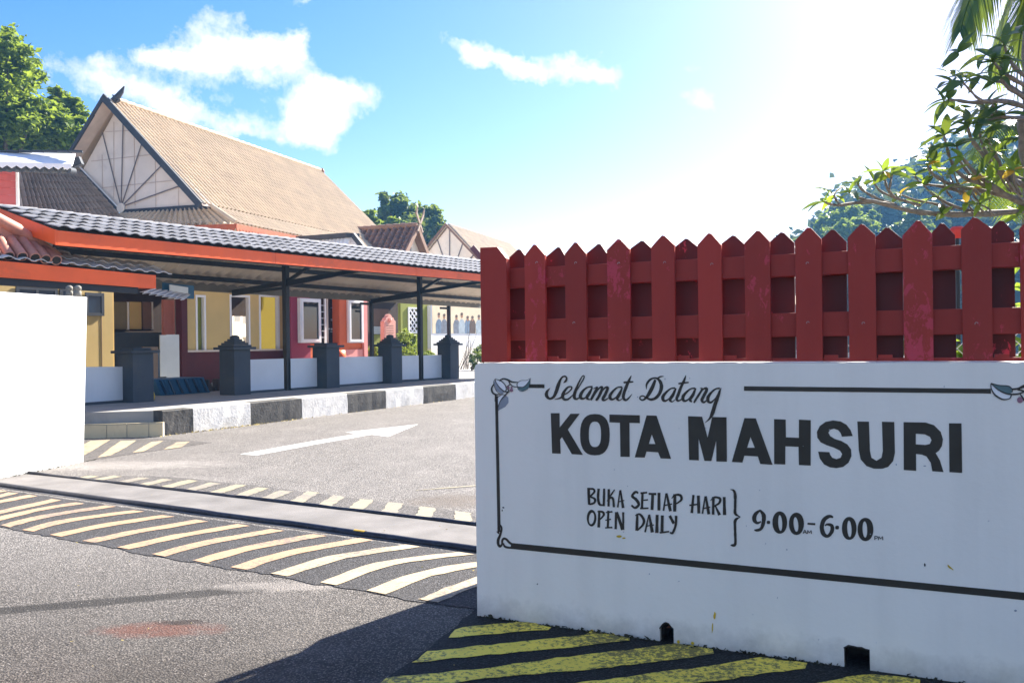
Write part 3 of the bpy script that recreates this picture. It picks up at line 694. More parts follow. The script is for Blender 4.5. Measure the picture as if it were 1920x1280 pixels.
leaf_orn([(760,150),(700,185),(620,185),(560,230),(565,275),(650,280),(720,220)], [(760,150),(757,240),(720,305),(640,345),(580,320),(565,275),(650,280),(720,220)], M['sign_teal'],
    [[(762,150,5),(700,182,6),(620,185,7),(562,228,9),(566,280,10)], [(760,152,5),(720,220,7),(655,280,9),(560,285,9)], [(566,280,6),(582,322,7),(640,345,8),(722,308,7),(757,240,6)]], c1)
leaf_orn([(260,660),(245,560),(262,450),(330,398),(372,400),(320,470),(280,560)], [(262,650),(280,560),(320,470),(375,400),(425,440),(428,515),(380,580),(300,620)], M['sign_grey'],
    [[(262,670,6),(245,560,8),(262,450,10),(330,396,10),(372,400,8)], [(268,655,6),(282,560,9),(322,470,11),(390,395,18),(445,340,20)]], c1)
b = MB()
for s_ in ([(290,190,16),(350,158,22),(420,175,28),(480,205,24),(570,212,14)], [(430,180,20),(455,235,16),(500,272,14),(565,282,12)], [(212,238,16),(178,300,24),(192,365,26),(245,395,22),(320,385,8)],
           [(395,285,10),(430,262,16),(455,240,12)], [(410,300,14),(440,335,18)], [(238,400,24),(236,500,26)]): stroke_into(b, s_, *c1, lift=.003)
b.build('scroll_ornament', M['sign_black'], wall, fix=False)
for cx, cy, r_ in ((430, 292, 18), (476, 330, 26), (478, 290, 16)): face_loops([S(ell(cx, cy, r_, r_, 2, 12), *c1)], M['berry'], 'painted_berry', .0035)
c9 = (16, 1840, 690)
leaf_orn([(300,460),(300,620),(400,800),(630,930),(830,910),(890,820),(870,770),(700,740),(480,630)], [(300,460),(520,510),(800,530),(900,600),(930,720),(850,770),(700,740),(480,630)], M['sign_teal'],
    [[(285,450,30),(520,508,26),(800,530,26),(910,610,26),(935,720,20)], [(300,470,20),(480,630,30),(700,745,40),(880,780,50),(1100,770,50),(1250,720,40)], [(285,460,30),(300,620,30),(410,800,50),(630,930,46),(830,915,30),(890,830,40),(885,780,30)]], c9)
b = MB()
for s_ in ([(920,630,60),(1100,610,60),(1280,540,90),(1500,480,60),(1700,560,50)], [(1080,640,40),(1280,700,60),(1420,900,50),(1500,1150,50),(1480,1500,60)], [(1150,760,30),(1250,900,50),(1280,980,40)]): stroke_into(b, s_, *c9, lift=.003)
b.build('scroll_ornament', M['sign_black'], wall, fix=False)
face_loops([S(ell(1160,950,92,95,2,16), *c9)], M['berry'], 'painted_berry', .0035)
line('border_line', (1935, 790), (1938, 1118), 8, 9)
# drips and chips of paint
def blotch(px, py, rx, ry, m, rot=0, name='paint_drip'):
    l = [(x+rnd.uniform(-rx, rx)*.18, y+rnd.uniform(-ry, ry)*.18) for x, y in ell(px, py, rx, ry, 2, 12, rot)]; face_loops([l], m, name, .002)
blotch(1161, 1005, 5, 2.3, M['yellow_drip']); blotch(1170, 1008, 3, 1.5, M['yellow_drip']); blotch(1340, 1153, 2.2, 7, M['yellow_drip'], .1); blotch(1336, 1176, 1.2, 9, M['yellow_drip'], .05)
blotch(944, 951, 2, 1.4, M['sign_black'], 0, 'paint_chip'); blotch(942, 956, 1, 1.8, M['sign_black'], 0, 'paint_chip'); blotch(1734, 1058, 1.6, 3, M['sign_black'], 0, 'paint_chip'); blotch(1782, 1063, 8, 1.6, M['yellow_drip'], .7, 'paint_chip')
blotch(1375, 1021, 5, 2, M['sign_black'], 0, 'paint_chip'); blotch(1008, 1094, 1.2, 1.4, M['sign_black'], 0, 'paint_chip'); blotch(1734, 873, 2.4, 1, M['sign_grey'], 0, 'paint_chip'); blotch(1904, 1144, 2.5, 2, M['sign_grey'], 0, 'paint_chip')
for k in range(26):
    px = rnd.uniform(920, 1900); py = rnd.uniform(700, 1150+.13*(px-900)); blotch(px, py, rnd.uniform(.5, 1.3), rnd.uniform(.5, 1.6), M['sign_grey'], 0, 'paint_chip')
for px, py in ((1272, 1202), (1299, 1205), (1110, 1182), (1150, 1189)): blotch(px, py, 3, 3.2, M['yellow_drip'])
# ragged dirt and moss where wall meets ground
b = MB(); rr = random.Random(11)
for k in range(900):
    u = rr.uniform(-.02, WL); 
    if nA[0][0] < u < nA[-1][0] or nB[0][0] < u < nB[-1][0]: continue
    o = noise.noise(Vector((u*5, 3, 0))); 
    if o < -.25: continue
    s_ = rr.uniform(.004, .017)*(1+o); v_ = -abs(rr.gauss(0, .014)); p = SW.P(u, v_, s_*.3)
    q_ = [p+Vector((rr.uniform(-1, 1), rr.uniform(-1, 1), rr.uniform(-.3, 1)))*s_ for _ in range(4)]
    b.add(q_, [(0,1,2),(0,2,3),(0,3,1),(1,3,2)])
b.build('moss', M['moss'], None, kind='stuff'); tag(bpy.data.objects['moss'], 'dark moss and grit along the foot of the sign wall', 'moss')

# ================================================================== PICKET FENCE
fence = root('picket_fence', SW.P(0, .1, ztop), 'dark red wooden picket fence standing on the white sign wall', 'fence')
def fpix(px, py, v): return SW.pix(px, py, v)
def picket(px0, px1, pxp, pyp, v, shoulder, m, label=None, thick=.022, zb=None, lean=0, name='picket'):
    u0, _ = fpix(px0, 560, v); u1, _ = fpix(px1, 560, v); up, zp = fpix(pxp, pyp, v)
    zb = ztop+.006 if zb is None else zb; zs = zp-shoulder
    pr = [(u0, zb), (u1, zb), (u1+.001, zs+rnd.uniform(-.004, .004)), (up+.010, zp-.004), (up-.006, zp), (u0-.001, zs+rnd.uniform(-.004, .004))]
    b = MB(); b.prism([SW.P(u, v, z) for u, z in pr], SW.v*thick)
    return b.build(name, m, fence, label=label, bevel=.0022)
FV, RV, BV = .055, .079, .150
sh = .058
fp = [(984,1022,1002,458),(1060,1099,1079,454),(1139,1181,1160,448),(1222,1265,1243,441),(1309,1353,1330,437),(1397,1444,1421,432),(1492,1541,1516,426),(1591,1642,1616,420),(1694,1749,1721,413),(1804,1860,1827,407),(1914,1972,1942,400),(2030,2092,2060,394),(2152,2218,2184,387)]
for i, (x0, x1, xp, yp) in enumerate(fp):
    m_, lb = (M['red_peel'], 'picket with flaked paint showing pinkish red') if i in (2, 8) else ((M['red_chip'], 'picket with chipped paint') if i in (0, 5, 6) else (M['red'], None))
    picket(x0, x1, xp, yp, FV, sh+rnd.uniform(-.004, .004), m_, lb)
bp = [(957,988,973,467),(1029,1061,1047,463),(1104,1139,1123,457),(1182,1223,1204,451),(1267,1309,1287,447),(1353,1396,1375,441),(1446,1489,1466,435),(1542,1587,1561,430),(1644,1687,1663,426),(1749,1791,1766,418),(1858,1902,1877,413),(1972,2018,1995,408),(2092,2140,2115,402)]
for i, (x0, x1, xp, yp) in enumerate(bp): picket(x0-8, x1+(1 if i in (0, 1, 2, 6, 7, 9, 10) else 6), xp, yp, BV, sh, M['red_back'])  # back row gets a darker red than the front row
# squared end post with a chamfered top
u0, _ = fpix(901, 560, .03); u1, zt = fpix(932, 463, .03); u2, zs = fpix(949, 484, .03); _, zt0 = fpix(902, 464, .03)
b = MB(); b.prism([SW.P(u0, .03, ztop+.004), SW.P(u2, .03, ztop+.004), SW.P(u2, .03, zs), SW.P(u1, .03, zt), SW.P(u0, .03, zt0)], SW.v*.045); b.build('end_post', M['red'], fence, bevel=.003)
def railz(px, py0, py1): return fpix(px, py0, RV)[1], fpix(px, py1, RV)[1]
_, zlo = 0, 0
zu1 = fpix(1500, 475, RV)[1]; zu0 = fpix(1500, 517, RV)[1]; zl1 = fpix(1500, 586, RV)[1]; zl0 = fpix(1500, 631, RV)[1]
for z0, z1 in ((zu0, zu1), (zl0, zl1)):
    b = MB(); b.box(SW, u0+.004, WL-.1, RV, BV-.002, z0, z1); b.build('rail', M['red'], fence, bevel=.003)
# short blocks and a slotted foot rail
b = MB(); b.box(SW, u0+.01, WL-.1, RV, RV+.02, ztop+.004, ztop+.020); b.build('foot_rail', M['red'], fence)
for i in range(len(fp)-1):
    a_ = fpix(fp[i][1], 670, RV)[0]; c_ = fpix(fp[i+1][0], 670, RV)[0]
    if i % 3 != 2:
        b = MB(); b.box(SW, a_+.01, (a_+c_)/2+.012, RV+.001, RV+.019, ztop+.018, ztop+.034); b.build('foot_block', M['red'], fence)
# galvanised bolts heads
for (x0, x1, xp, yp) in fp[:11]:
    for py in (494+rnd.uniform(-2, 2), 606+rnd.uniform(-2, 2)):
        if rnd.random() < .55: continue
        uu, zz = fpix((x0+x1)/2+rnd.uniform(-4, 4), py, FV); b = MB()
        pts = [SW.P(uu+.006*math.cos(t_), FV-.002, zz+.006*math.sin(t_)) for t_ in [k*math.pi/5 for k in range(7)]]; b.tube(pts, .0011, 5); b.build('nail', M['wire'], fence)
# pickets added on the unseen wing to continue its shadow, seen end-on through the gaps
wf = root('shadow_wing_fence', wing_pt(0, .1, z_l), 'short run of red pickets added on the unseen shadow wing behind the sign', 'fence')
for k in range(5):
    a_ = .06+k*.2; b = MB(); z0 = z_l; z1 = ztop+.55
    b.prism([wing_pt(a_, .07, z0), wing_pt(a_+.12, .07, z0), wing_pt(a_+.12, .07, z1-.06), wing_pt(a_+.06, .07, z1), wing_pt(a_, .07, z1-.06)], EV*.022); b.build('picket', M['red'], wf)
for z0 in (.42, .17):
    b = MB(); b.bar(wing_pt(.0, .1, ztop+z0), wing_pt(WG-.01, .1, ztop+z0), .03, .12); b.build('rail', M['red'], wf)

# gate panel mesh behind the fence, with shrubs
wm = MB(); 
for k in range(60):
    for s_ in (1, -1):
        u = k*.11-.3
        if u < 0.9: continue
        wm.bar(SW.P(u, 1.3, .5), SW.P(u+s_*1.1, 1.3, 1.6), .004, .004)
t = root('wire_mesh_fence', SW.P(1, 1.3, 0), 'diamond wire mesh fence seen through the picket gaps', 'fence'); 
wm.build('mesh', M['wire'], t, kind='stuff', fix=False)
for u in (1.0, 2.6, 4.2):
    b = MB(); b.tube([SW.P(u, 1.32, 0), SW.P(u, 1.32, 1.65)], .025, 8); b.build('post', M['wire'], t)

# ================================================================== PAVEMENT WITH KERB
PZ = .42
KA, KB = G(305, 817), G(889, 745); KF = Frame((KA.x, KA.y), math.degrees(math.atan2(KB.x-KA.x, KB.y-KA.y)))
b = MB(); far = 34
sl_ = [KF.P(0, .22, 0), KF.P(far, .22, 0), KF.P(far, 26, 0), KF.P(-4, 26, 0), G(-400, 838)+Vector((0, .35, 0)), G(167, 822)+Vector((0, .18, 0))]
sl_ = [Vector((p.x, p.y, -.02)) for p in sl_]
b.prism(sl_, (0, 0, PZ+.02)); pav = tag(b.build('pavement', M['pavement'], kind='structure'))
bounds = [305, 362, 470, 566, 652, 724, 794, 855]
us = [KF.pix(x, 780, 0)[0] for x in bounds]; us[0] = 0
stp = (us[-1]-us[-3])/2
while us[-1] < 26: us.append(us[-1]+stp)
for i in range(len(us)-1):
    b = MB(); a_, c_ = us[i]+.004, us[i+1]-.004; n_ = 8
    rr = random.Random(i)
    pr = lambda u: [(0+rr.uniform(-.008, .008), -.01), (-.004+rr.uniform(-.008, .008), .2), (.0+rr.uniform(-.004, .004), PZ-.012), (.018, PZ+.004), (.235, PZ+.004), (.235, -.01)]
    rows = []
    for k in range(n_+1):
        u = a_+(c_-a_)*k/n_; rows.append([KF.P(u, v, z) for v, z in pr(u)])
    vs = [p for r_ in rows for p in r_]; m_ = 6
    fs = [(k*m_+j, k*m_+j+1, (k+1)*m_+j+1, (k+1)*m_+j) for k in range(n_) for j in range(m_-1)]+[tuple(range(m_)), tuple(n_*m_+j for j in range(m_-1, -1, -1))]
    b.add(vs, fs); b.build('kerb_block', M['kerb_white'] if i % 2 else M['kerb_black'], pav, label=('white' if i % 2 else 'black')+' painted kerb block')
# step with cream tiles
s0, s1 = G(167, 822), G(306, 818); SF = Frame((s0.x, s0.y), math.degrees(math.atan2(s1.x-s0.x, s1.y-s0.y))); SLn = (s1-s0).length
b = MB(); b.box(SF, -2.5, SLn-.005, .012, .34, -.01, .225); b.build('step', M['pavement'], pav)
cuts = [SF.pix(x, 810, 0)[0] for x in (112, 156, 200, 238, 279)]+[SLn]
for a_, c_ in zip(cuts[:-1], cuts[1:]):
    b = MB(); b.box(SF, a_+.006, c_-.006, 0, .011, .0, .215); b.build('step_tile', M['step_tile'], pav)
    b = MB(); b.box(SF, a_+.006, c_-.006, .0, .33, .226, .234); b.build('step_tile', M['step_tile'], pav)
# dry leaves and weeds in the gutter
b = MB(); rr = random.Random(4)
for k in range(420):
    u = rr.uniform(-.2, 12) if k > 240 else abs(rr.gauss(1.6, .9)); v = -abs(rr.gauss(.0, .05))-.012; p = KF.P(u, v, .008); s_ = rr.uniform(.010, .032)
    d_ = Vector((rr.uniform(-1, 1), rr.uniform(-1, 1), rr.uniform(0, .9)))*s_; e_ = Vector((-d_.y, d_.x, rr.uniform(0, .3)*s_))*.5
    b.face([p-d_, p+e_, p+d_, p-e_])
tag(b.build('leaf_litter', M['dry_leaf'], kind='stuff', fix=False), 'dry leaves and weeds gathered at the foot of the striped kerb', 'leaves')
b = MB()
for k in range(60):
    p = G(rr.uniform(-60, 890), rr.uniform(870, 1270)); p.z = .012; s_ = rr.uniform(.004, .013)
    b.add([p+Vector((rr.uniform(-1,1), rr.uniform(-1,1), rr.uniform(-.2,.6)))*s_ for _ in range(4)], [(0,1,2),(0,2,3),(0,3,1),(1,3,2)])
tag(b.build('grit', M['dry_leaf'], kind='stuff', fix=False), 'small stones and bits of leaf scattered over the road', 'grit')

# ================================================================== WALKWAY CANOPY
o_ = G(105, 460, 3.1); CF = Frame((o_.x, o_.y), 30.5)
def cz(px, py, v): return CF.pix(px, py, v)
def two(v, a, c):
    (u0, z0), (u1, z1) = cz(*a, v), cz(*c, v); return lambda u: z0+(z1-z0)*(u-u0)/(u1-u0)
fb = two(0, (105, 460), (900, 527)); ft = two(0, (105, 430), (900, 513)); RVv = 1.6
rt = two(RVv, (105, 398), (900, 489)); bt = two(4.2, (300, 529), (897, 572)); bb = two(4.2, (300, 541), (897, 577))
UL = 19.0
can = root('walkway_canopy', CF.P(0, 0, 0), 'long open walkway canopy with grey tiles, orange fascia and black posts', 'canopy')
def longbox(name, m, u0, u1, v0, v1, zb_, zt_, parent, bevel=0, **k):
    b = MB(); P = CF.P
    b.hexa([P(u0,v0,zb_(u0)),P(u1,v0,zb_(u1)),P(u1,v1,zb_(u1)),P(u0,v1,zb_(u0)),P(u0,v0,zt_(u0)),P(u1,v0,zt_(u1)),P(u1,v1,zt_(u1)),P(u0,v1,zt_(u0))])
    return b.build(name, m, parent, bevel=bevel, **k)
for a_, c_ in ((0, 4.6), (4.604, 9.3), (9.304, 14), (14.004, UL)):
    longbox('fascia_board', M['orange'], a_, c_, -.028, 0, fb, lambda u: ft(u)-.015, can, .004)
# barge board at the near gable end
zr0 = rt(0)
b = MB(); P = CF.P
z0b, z0t = fb(0), ft(0)-.012
b.hexa([P(-.03,-.028,z0b),P(-.002,-.028,z0b),P(-.002,RVv,zr0-.30),P(-.03,RVv,zr0-.30),P(-.03,-.028,z0t),P(-.002,-.028,z0t),P(-.002,RVv,zr0-.03),P(-.03,RVv,zr0-.03)])
b.build('barge_board', M['orange'], can, bevel=.004)
b = MB(); zb0 = bt(0)
b.hexa([P(-.03,RVv+.002,zr0-.30),P(-.002,RVv+.002,zr0-.30),P(-.002,4.2,zb0-.1),P(-.03,4.2,zb0-.1),P(-.03,RVv+.002,zr0-.03),P(-.002,RVv+.002,zr0-.03),P(-.002,4.2,zb0+.16),P(-.03,4.2,zb0+.16)])
b.build('barge_board', M['orange'], can, bevel=.004)
# roof tiles: a curved tile, courses overlap
NR, TW = 5, .252
def tile_mesh(w, l, amp=.022):
    prof = []; n_ = 7
    for k in range(n_+1):
        t_ = k/n_; prof.append((t_*w-w/2, amp*(math.cos((t_-.35)*2*math.pi*.95))*(.9 if t_ < .8 else .6)))
    vs = []; th = .014
    for y_, dz in ((0, .032), (l, -.008)):
        for x_, z_ in prof: vs.append((x_, y_, z_+dz))
        for x_, z_ in prof: vs.append((x_, y_, z_+dz-th))
    N_ = n_+1; fs = []
    for k in range(n_): fs += [(k, k+1, 2*N_+k+1, 2*N_+k), (k, N_+k, N_+k+1, k+1)]
    fs += [(0, 2*N_, 3*N_, N_), (N_-1, 2*N_-1, 4*N_-1, 3*N_-1)]
    me = bpy.data.meshes.new('roof_tile'); me.from_pydata(vs, [], fs); 
    bm_ = bmesh.new(); bm_.from_mesh(me); bmesh.ops.recalc_face_normals(bm_, faces=bm_.faces); bm_.to_mesh(me); bm_.free(); me.update()
    return me
cl = math.hypot(RVv+.06, rt(6)-ft(6)); tl = cl/NR
tm_ = tile_mesh(TW+.014, tl+.05); tm_.materials.append(M['tile_grey'])
ncol = int(UL/TW); rest = MB(); cnt = 0
for c_ in range(ncol):
    u = .02+(c_+.5)*TW; fz, rz_ = ft(u)+.004, rt(u)
    up_ = (CF.P(u, RVv, rz_)-CF.P(u, -.06, fz)); L_ = up_.length; up_.normalize()
    xa = (CF.P(u+1, -.06, ft(u+1))-CF.P(u, -.06, ft(u))).normalized(); na = xa.cross(up_).normalized()
    if na.z < 0: na = -na; 
    xa2 = up_.cross(na)
    for r_ in range(NR):
        p = CF.P(u, -.06, fz)+up_*(r_*L_/NR)+na*(.016+rnd.uniform(-.002, .003))
        mt = Matrix((( xa2.x, up_.x, na.x, p.x), (xa2.y, up_.y, na.y, p.y), (xa2.z, up_.z, na.z, p.z), (0,0,0,1)))
        mt = mt @ Matrix.Rotation(rnd.uniform(-.012, .012), 4, 'Z') @ Matrix.Rotation(rnd.uniform(-.012, .012), 4, 'X')
        if c_ < 59:
            o = link_mesh('roof_tile', tm_, can); mt.translation -= OFF[can.name]; o.matrix_local = mt; cnt += 1
        else:
            rest.add([mt @ v.co for v in tm_.vertices], [tuple(q.vertices) for q in tm_.polygons])
rest.build('roof_tiles', M['tile_grey'], can, kind='stuff', fix=False)
b = MB()
for k in range(int(UL/.33)):
    u = k*.33; b.tube([CF.P(u, RVv, rt(u)-.02), CF.P(u+.34, RVv, rt(u+.34)-.012)], [.05, .058], 8)
b.build('ridge_tiles', M['tile_grey'], can, kind='stuff')
BARREL = (-1, -.9, .25, .8, 1, .8, .25, -.9)
# corrugated underside sheets, front and rear slopes
def corr(name, m, A, B, D, E_, nw, amp, parent, kind=None, rows=1, sub=4, lip=0.0, thick=None, label=None, nrm=None, prof_=None):
    """A-B top edge, D-E bottom edge; waves run from top to bottom"""
    b = MB(); nx = nw*sub
    nn = nrm or (B-A).cross(D-A).normalized()
    if nn.z < 0: nn = -nn
    grid = []
    ys = []
    for r_ in range(rows): ys += [(r_/rows, 0.0), ((r_+1)/rows, lip)]
    for f, up_ in ys:
        row = []
        for i in range(nx+1):
            s_ = i/nx; p = A.lerp(B, s_).lerp(D.lerp(E_, s_), f)
            ph = 2*math.pi*i/sub; w = prof_[i % sub] if prof_ else (math.sin(ph) if sub > 4 else (1, .1, -1, .1)[i % 4])
            row.append(p+nn*(amp*w+up_))
        grid.append(row)
    vs = [p for r_ in grid for p in r_]; W_ = nx+1
    fs = [(j*W_+i, j*W_+i+1, (j+1)*W_+i+1, (j+1)*W_+i) for j in range(len(grid)-1) for i in range(nx)]
    b.add(vs, fs, False); o = b.build(name, m, parent, kind=kind, fix=False, label=label)
    if thick: mo = o.modifiers.new('thickness', 'SOLIDIFY'); mo.thickness = thick; mo.offset = -1
    return o
corr('roof_underlay', M['metal_sheet'], CF.P(.0,RVv,rt(0)-.045), CF.P(UL,RVv,rt(UL)-.045), CF.P(.0,.01,ft(0)-.05), CF.P(UL,.01,ft(UL)-.05), 60, .02, can)
corr('rear_roof_sheet', M['metal_sheet'], CF.P(.0,RVv+.01,rt(0)-.01), CF.P(UL,RVv+.01,rt(UL)-.01), CF.P(.0,4.35,bt(0)-.0), CF.P(UL,4.35,bt(UL)-.0), 60, .03, can, thick=.004)
# purlins
purl = lambda v, za: longbox('purlin', M['steel_black'], .02, UL, v-.025, v+.025, lambda u: za(u)-.11, za, can)
fz_in = lambda v: (lambda u: ft(u)-.07+(rt(u)-ft(u))*v/RVv)
rz_in = lambda v: (lambda u: rt(u)-.04+(bt(u)+.03-rt(u))*(v-RVv)/(4.3-RVv))
purl(.09, lambda u: fb(u)+.10); purl(2.05, rz_in(2.05)); purl(2.95, rz_in(2.95)); purl(3.75, rz_in(3.75)); purl(1.0, fz_in(1.0))
longbox('rear_beam', M['beam_grey'], .02, UL, 4.2, 4.26, bb, lambda u: bt(u)+.06, can)
def colpost(px, v, w, py_top_fn, m=M['steel_black'], base=True):
    u = cz(px, 640, v)[0]; b = MB(); h = py_top_fn(u)
    b.box(CF, u-w/2, u+w/2, v-w/2, v+w/2, PZ-.01, h); b.build('post', m, can, bevel=.004)
    if base: b = MB(); b.box(CF, u-w*.85, u+w*.85, v-w*.85, v+w*.85, PZ, PZ+.03); b.build('base_plate', m, can)
    return u
VC = 2.38
for px in (537, 788):
    u = colpost(px, VC, .125, lambda u: rz_in(VC)(u)-.1)
    b = MB(); b.bar(CF.P(u, VC, rz_in(VC)(u)-.62), CF.P(u-.0, 1.0, fz_in(1.0)(u)-.06), .07, .07); b.build('brace', M['steel_black'], can)
    b = MB(); b.bar(CF.P(u, VC, rz_in(VC)(u)-.75), CF.P(u, 4.2, bb(u)-.04), .07, .07); b.build('brace', M['steel_black'], can)
    b = MB(); b.bar(CF.P(u, .1, fb(u)+.03), CF.P(u, 4.2, bb(u)+.02), .06, .10); b.build('tie_beam', M['steel_black'], can)
    b = MB(); b.bar(CF.P(u, VC, fb(u)-.22), CF.P(u, .12, fb(u)+.02), .06, .07); b.build('brace', M['steel_black'], can)
for px in (697, 842):
    u = colpost(px, 4.23, .10, lambda u: bb(u), base=False)
    b = MB(); b.bar(CF.P(u-.5, 4.23, bb(u)-.08), CF.P(u+.05, 4.23, bb(u)-.08), .05, .07); b.build('bracket', M['steel_black'], can)
u = cz(230, 640, 4.1)[0]

# ================================================================== DARK PILLARS AND WHITE PANELS
PANG = -R(CF.ang)
def pillar_proto(pointed):
    rt_ = root('gate_pillar', (0, 0, 0), 'x', 'pillar', 'dark grey pillars along the walkway', 0, True)
    F0_ = Frame((0, 0), 90)   # u = +x, v = +y
    w = .235; H = 1.05
    b = MB(); b.box(F0_, -w, w, -w, w, 0, H); b.build('shaft', M['grey_pillar'], rt_, bevel=.008)
    b = MB(); b.box(F0_, -w-.09, w+.09, -w-.09, w+.09, H, H+.06); b.build('cap', M['grey_pillar'], rt_, bevel=.008)
    if pointed:
        z = H+.06; b = MB()
        for s_, h in ((w+.02, .05), (w-.03, .05), (w-.075, .045), (w-.12, .045)): b.box(F0_, -s_, s_, -s_, s_, z, z+h-.001); z += h
        b.lathe((0, 0, 0), [(.10, z-.002), (.112, z+.03), (.09, z+.062), (.045, z+.085), (.0, z+.09)], 10)
        b.build('finial', M['grey_pillar'], rt_, bevel=.006)
    else:
        b = MB(); b.box(F0_, -w+.03, w-.03, -w+.03, w-.03, H+.061, H+.115); b.build('top_slab', M['grey_pillar'], rt_, bevel=.006)
    return rt_
pp, pf = pillar_proto(True), pillar_proto(False)
lab = {254: 'flat topped dark grey pillar nearest the white gate wall, a white notice behind it', 440: 'pointed dark grey pillar left of the first black canopy post',
       611: 'flat topped dark grey pillar standing in front of the orange kiosk', 731: 'pointed dark grey pillar in front of the pink plaque and round bush', 840: 'pointed dark grey pillar farthest along the walkway, in front of the mural'}
VP = 2.2; first = {True: pp, False: pf}; used = set(); pu = {}
for px, hgt in ((254, 652), (440, 628), (611, 643), (731, 627), (840, 627)):
    pt = px not in (254, 611); u, ztp = cz(px, hgt, VP); pu[px] = u
    o = first[pt] if pt not in used else copy_tree(first[pt]); used.add(pt)
    o.location = CF.P(u, VP, PZ); o.rotation_euler = (0, 0, -R(CF.ang)); H0 = 1.06+.045+.06+.19+.06 if pt else 1.165
    o.scale = (1, 1, (ztp-PZ)/(1.39 if pt else 1.165)); o['label'] = lab[px]
bpy.context.view_layer.update()
def panel(x0, x1, yt, yb, v, label, yt1=None, yb1=None):
    (u0, zt), (u1, zt1) = cz(x0, yt, v), cz(x1, yt1 or yt, v); zb = cz(x0, yb, v)[1]; zb1 = cz(x1, yb1 or yb, v)[1]
    r0 = root('white_panel', CF.P(u0, v, PZ), label, 'panel', 'white panels between the pillars')
    b = MB(); P = CF.P; n_ = 10; vs = []
    for k in range(n_+1):
        t_ = k/n_; u = u0+(u1-u0)*t_; dv = .03*math.sin(math.pi*t_)
        for vv in (v+dv, v+dv+.012): vs += [P(u, vv, zb+(zb1-zb)*t_), P(u, vv, zt+(zt1-zt)*t_)]
    fs = []
    for k in range(n_):
        a_ = 4*k; c_ = 4*(k+1); fs += [(a_, a_+1, c_+1, c_), (a_+2, c_+2, c_+3, a_+3), (a_+1, a_+3, c_+3, c_+1), (a_, c_, c_+2, a_+2)]
    fs += [(0, 2, 3, 1), (4*n_, 4*n_+1, 4*n_+3, 4*n_+2)]
    b.add(vs, fs); b.build('sheet', M['panel_white'], r0)
    b = MB(); b.hexa([P(u0,v-.03,PZ),P(u1,v-.03,PZ),P(u1,v+.05,PZ),P(u0,v+.05,PZ),P(u0,v-.03,max(PZ+.05,zb-.01)),P(u1,v-.03,max(PZ+.05,zb1-.01)),P(u1,v+.05,max(PZ+.05,zb1-.01)),P(u0,v+.05,max(PZ+.05,zb-.01))])
    b.build('plinth', M['grey_pillar'], r0)
VW = 2.28
panel(130, 232, 688, 758, VW, 'white panel left of the nearest pillar, beside the white gate wall', 687, 754)
panel(468, 532, 674, 733, VW, 'white panel between the pointed pillar and the first black canopy post', 672, 730)
panel(545, 594, 672, 728, VW, 'narrow white panel between the first black post and the flat topped pillar', 671, 725)
panel(626, 717, 669, 722, VW, 'widest white panel, in front of the orange kiosk', 668, 715)
panel(747, 785, 667, 712, VW, 'white panel left of the second black canopy post, below the bush', 666, 710)
panel(794, 831, 666, 710, VW, 'white panel between the second black post and the farthest pillar', 665, 708)

# ================================================================== LEFT WHITE GATE WALL
WA, WB = G(0, 898), G(157, 866); WF = Frame((WA.x, WA.y), math.degrees(math.atan2(WB.x-WA.x, WB.y-WA.y)))
uL = (WB-WA).length; z0_ = WF.pix(0, 547)[1]; z1_ = WF.pix(164, 557)[1]
gw = root('gate_wall', WB, 'tall plain white gate wall at the left edge, glaring in the sun', 'wall')
b = MB(); zf = lambda u: z0_+(z1_-z0_)*u/uL
uT = WF.pix(164, 560)[0]
prof = [(-1.6, -.05), (uL, -.05), (uT, zf(uL)), (-1.6, zf(-1.6))]
b.prism([WF.P(u, 0, z) for u, z in prof], WF.v*.22); b.build('wall_panel', M['white_wall'], gw, bevel=.012)
b = MB(); rr = random.Random(5)
for k in range(160):
    u = rr.uniform(-1.2, uL+.25); p = WF.P(u, -abs(rr.gauss(0, .03)), .004); s_ = rr.uniform(.006, .022)
    b.add([p+Vector((rr.uniform(-1,1), rr.uniform(-1,1), rr.uniform(-.2,.7)))*s_ for _ in range(4)], [(0,1,2),(0,2,3),(0,3,1),(1,3,2)])
tag(b.build('grit', M['moss'], kind='stuff'), 'dark grit and debris at the foot of the left gate wall', 'grit')
for px, py in ((130, 549), (146, 549)):
    p = at(px, py, 11.9); b = MB(); b.lathe((p.x, p.y, p.z-.06), [(.03,0),(.045,.0),(.045,.08),(.03,.09),(.045,.1),(.045,.14),(.02,.16)], 10)
    tag(b.build('metal_fitting', M['beam_grey']), 'small grey metal fitting above the left gate wall, '+('left' if px < 140 else 'right')+' one of two', 'fitting', 'metal fittings above the gate wall')

# ================================================================== SMALL AWNING AT LEFT
fa, fc = at(0, 520, 13.2), at(288, 541, 15.6)
AF = Frame((fa.x, fa.y), math.degrees(math.atan2(fc.x-fa.x, fc.y-fa.y))); aL = (fc-fa).length
azb = lambda u: fa.z+(fc.z-fa.z)*u/aL
zta = AF.pix(0, 489)[1]; ztc = AF.pix(288, 516)[1]; azt = lambda u: zta+(ztc-zta)*u/aL
aw = root('porch_roof', fa, 'small porch roof with clay tiles and a bright orange fascia above the gate wall', 'porch roof')
b = MB(); P = AF.P
b.hexa([P(-2.5,-.03,azb(-2.5)),P(aL,-.03,azb(aL)),P(aL,0,azb(aL)),P(-2.5,0,azb(-2.5)),P(-2.5,-.03,azt(-2.5)),P(aL,-.03,azt(aL)),P(aL,0,azt(aL)),P(-2.5,0,azt(-2.5))])
b.build('fascia_board', M['orange'], aw, bevel=.004)
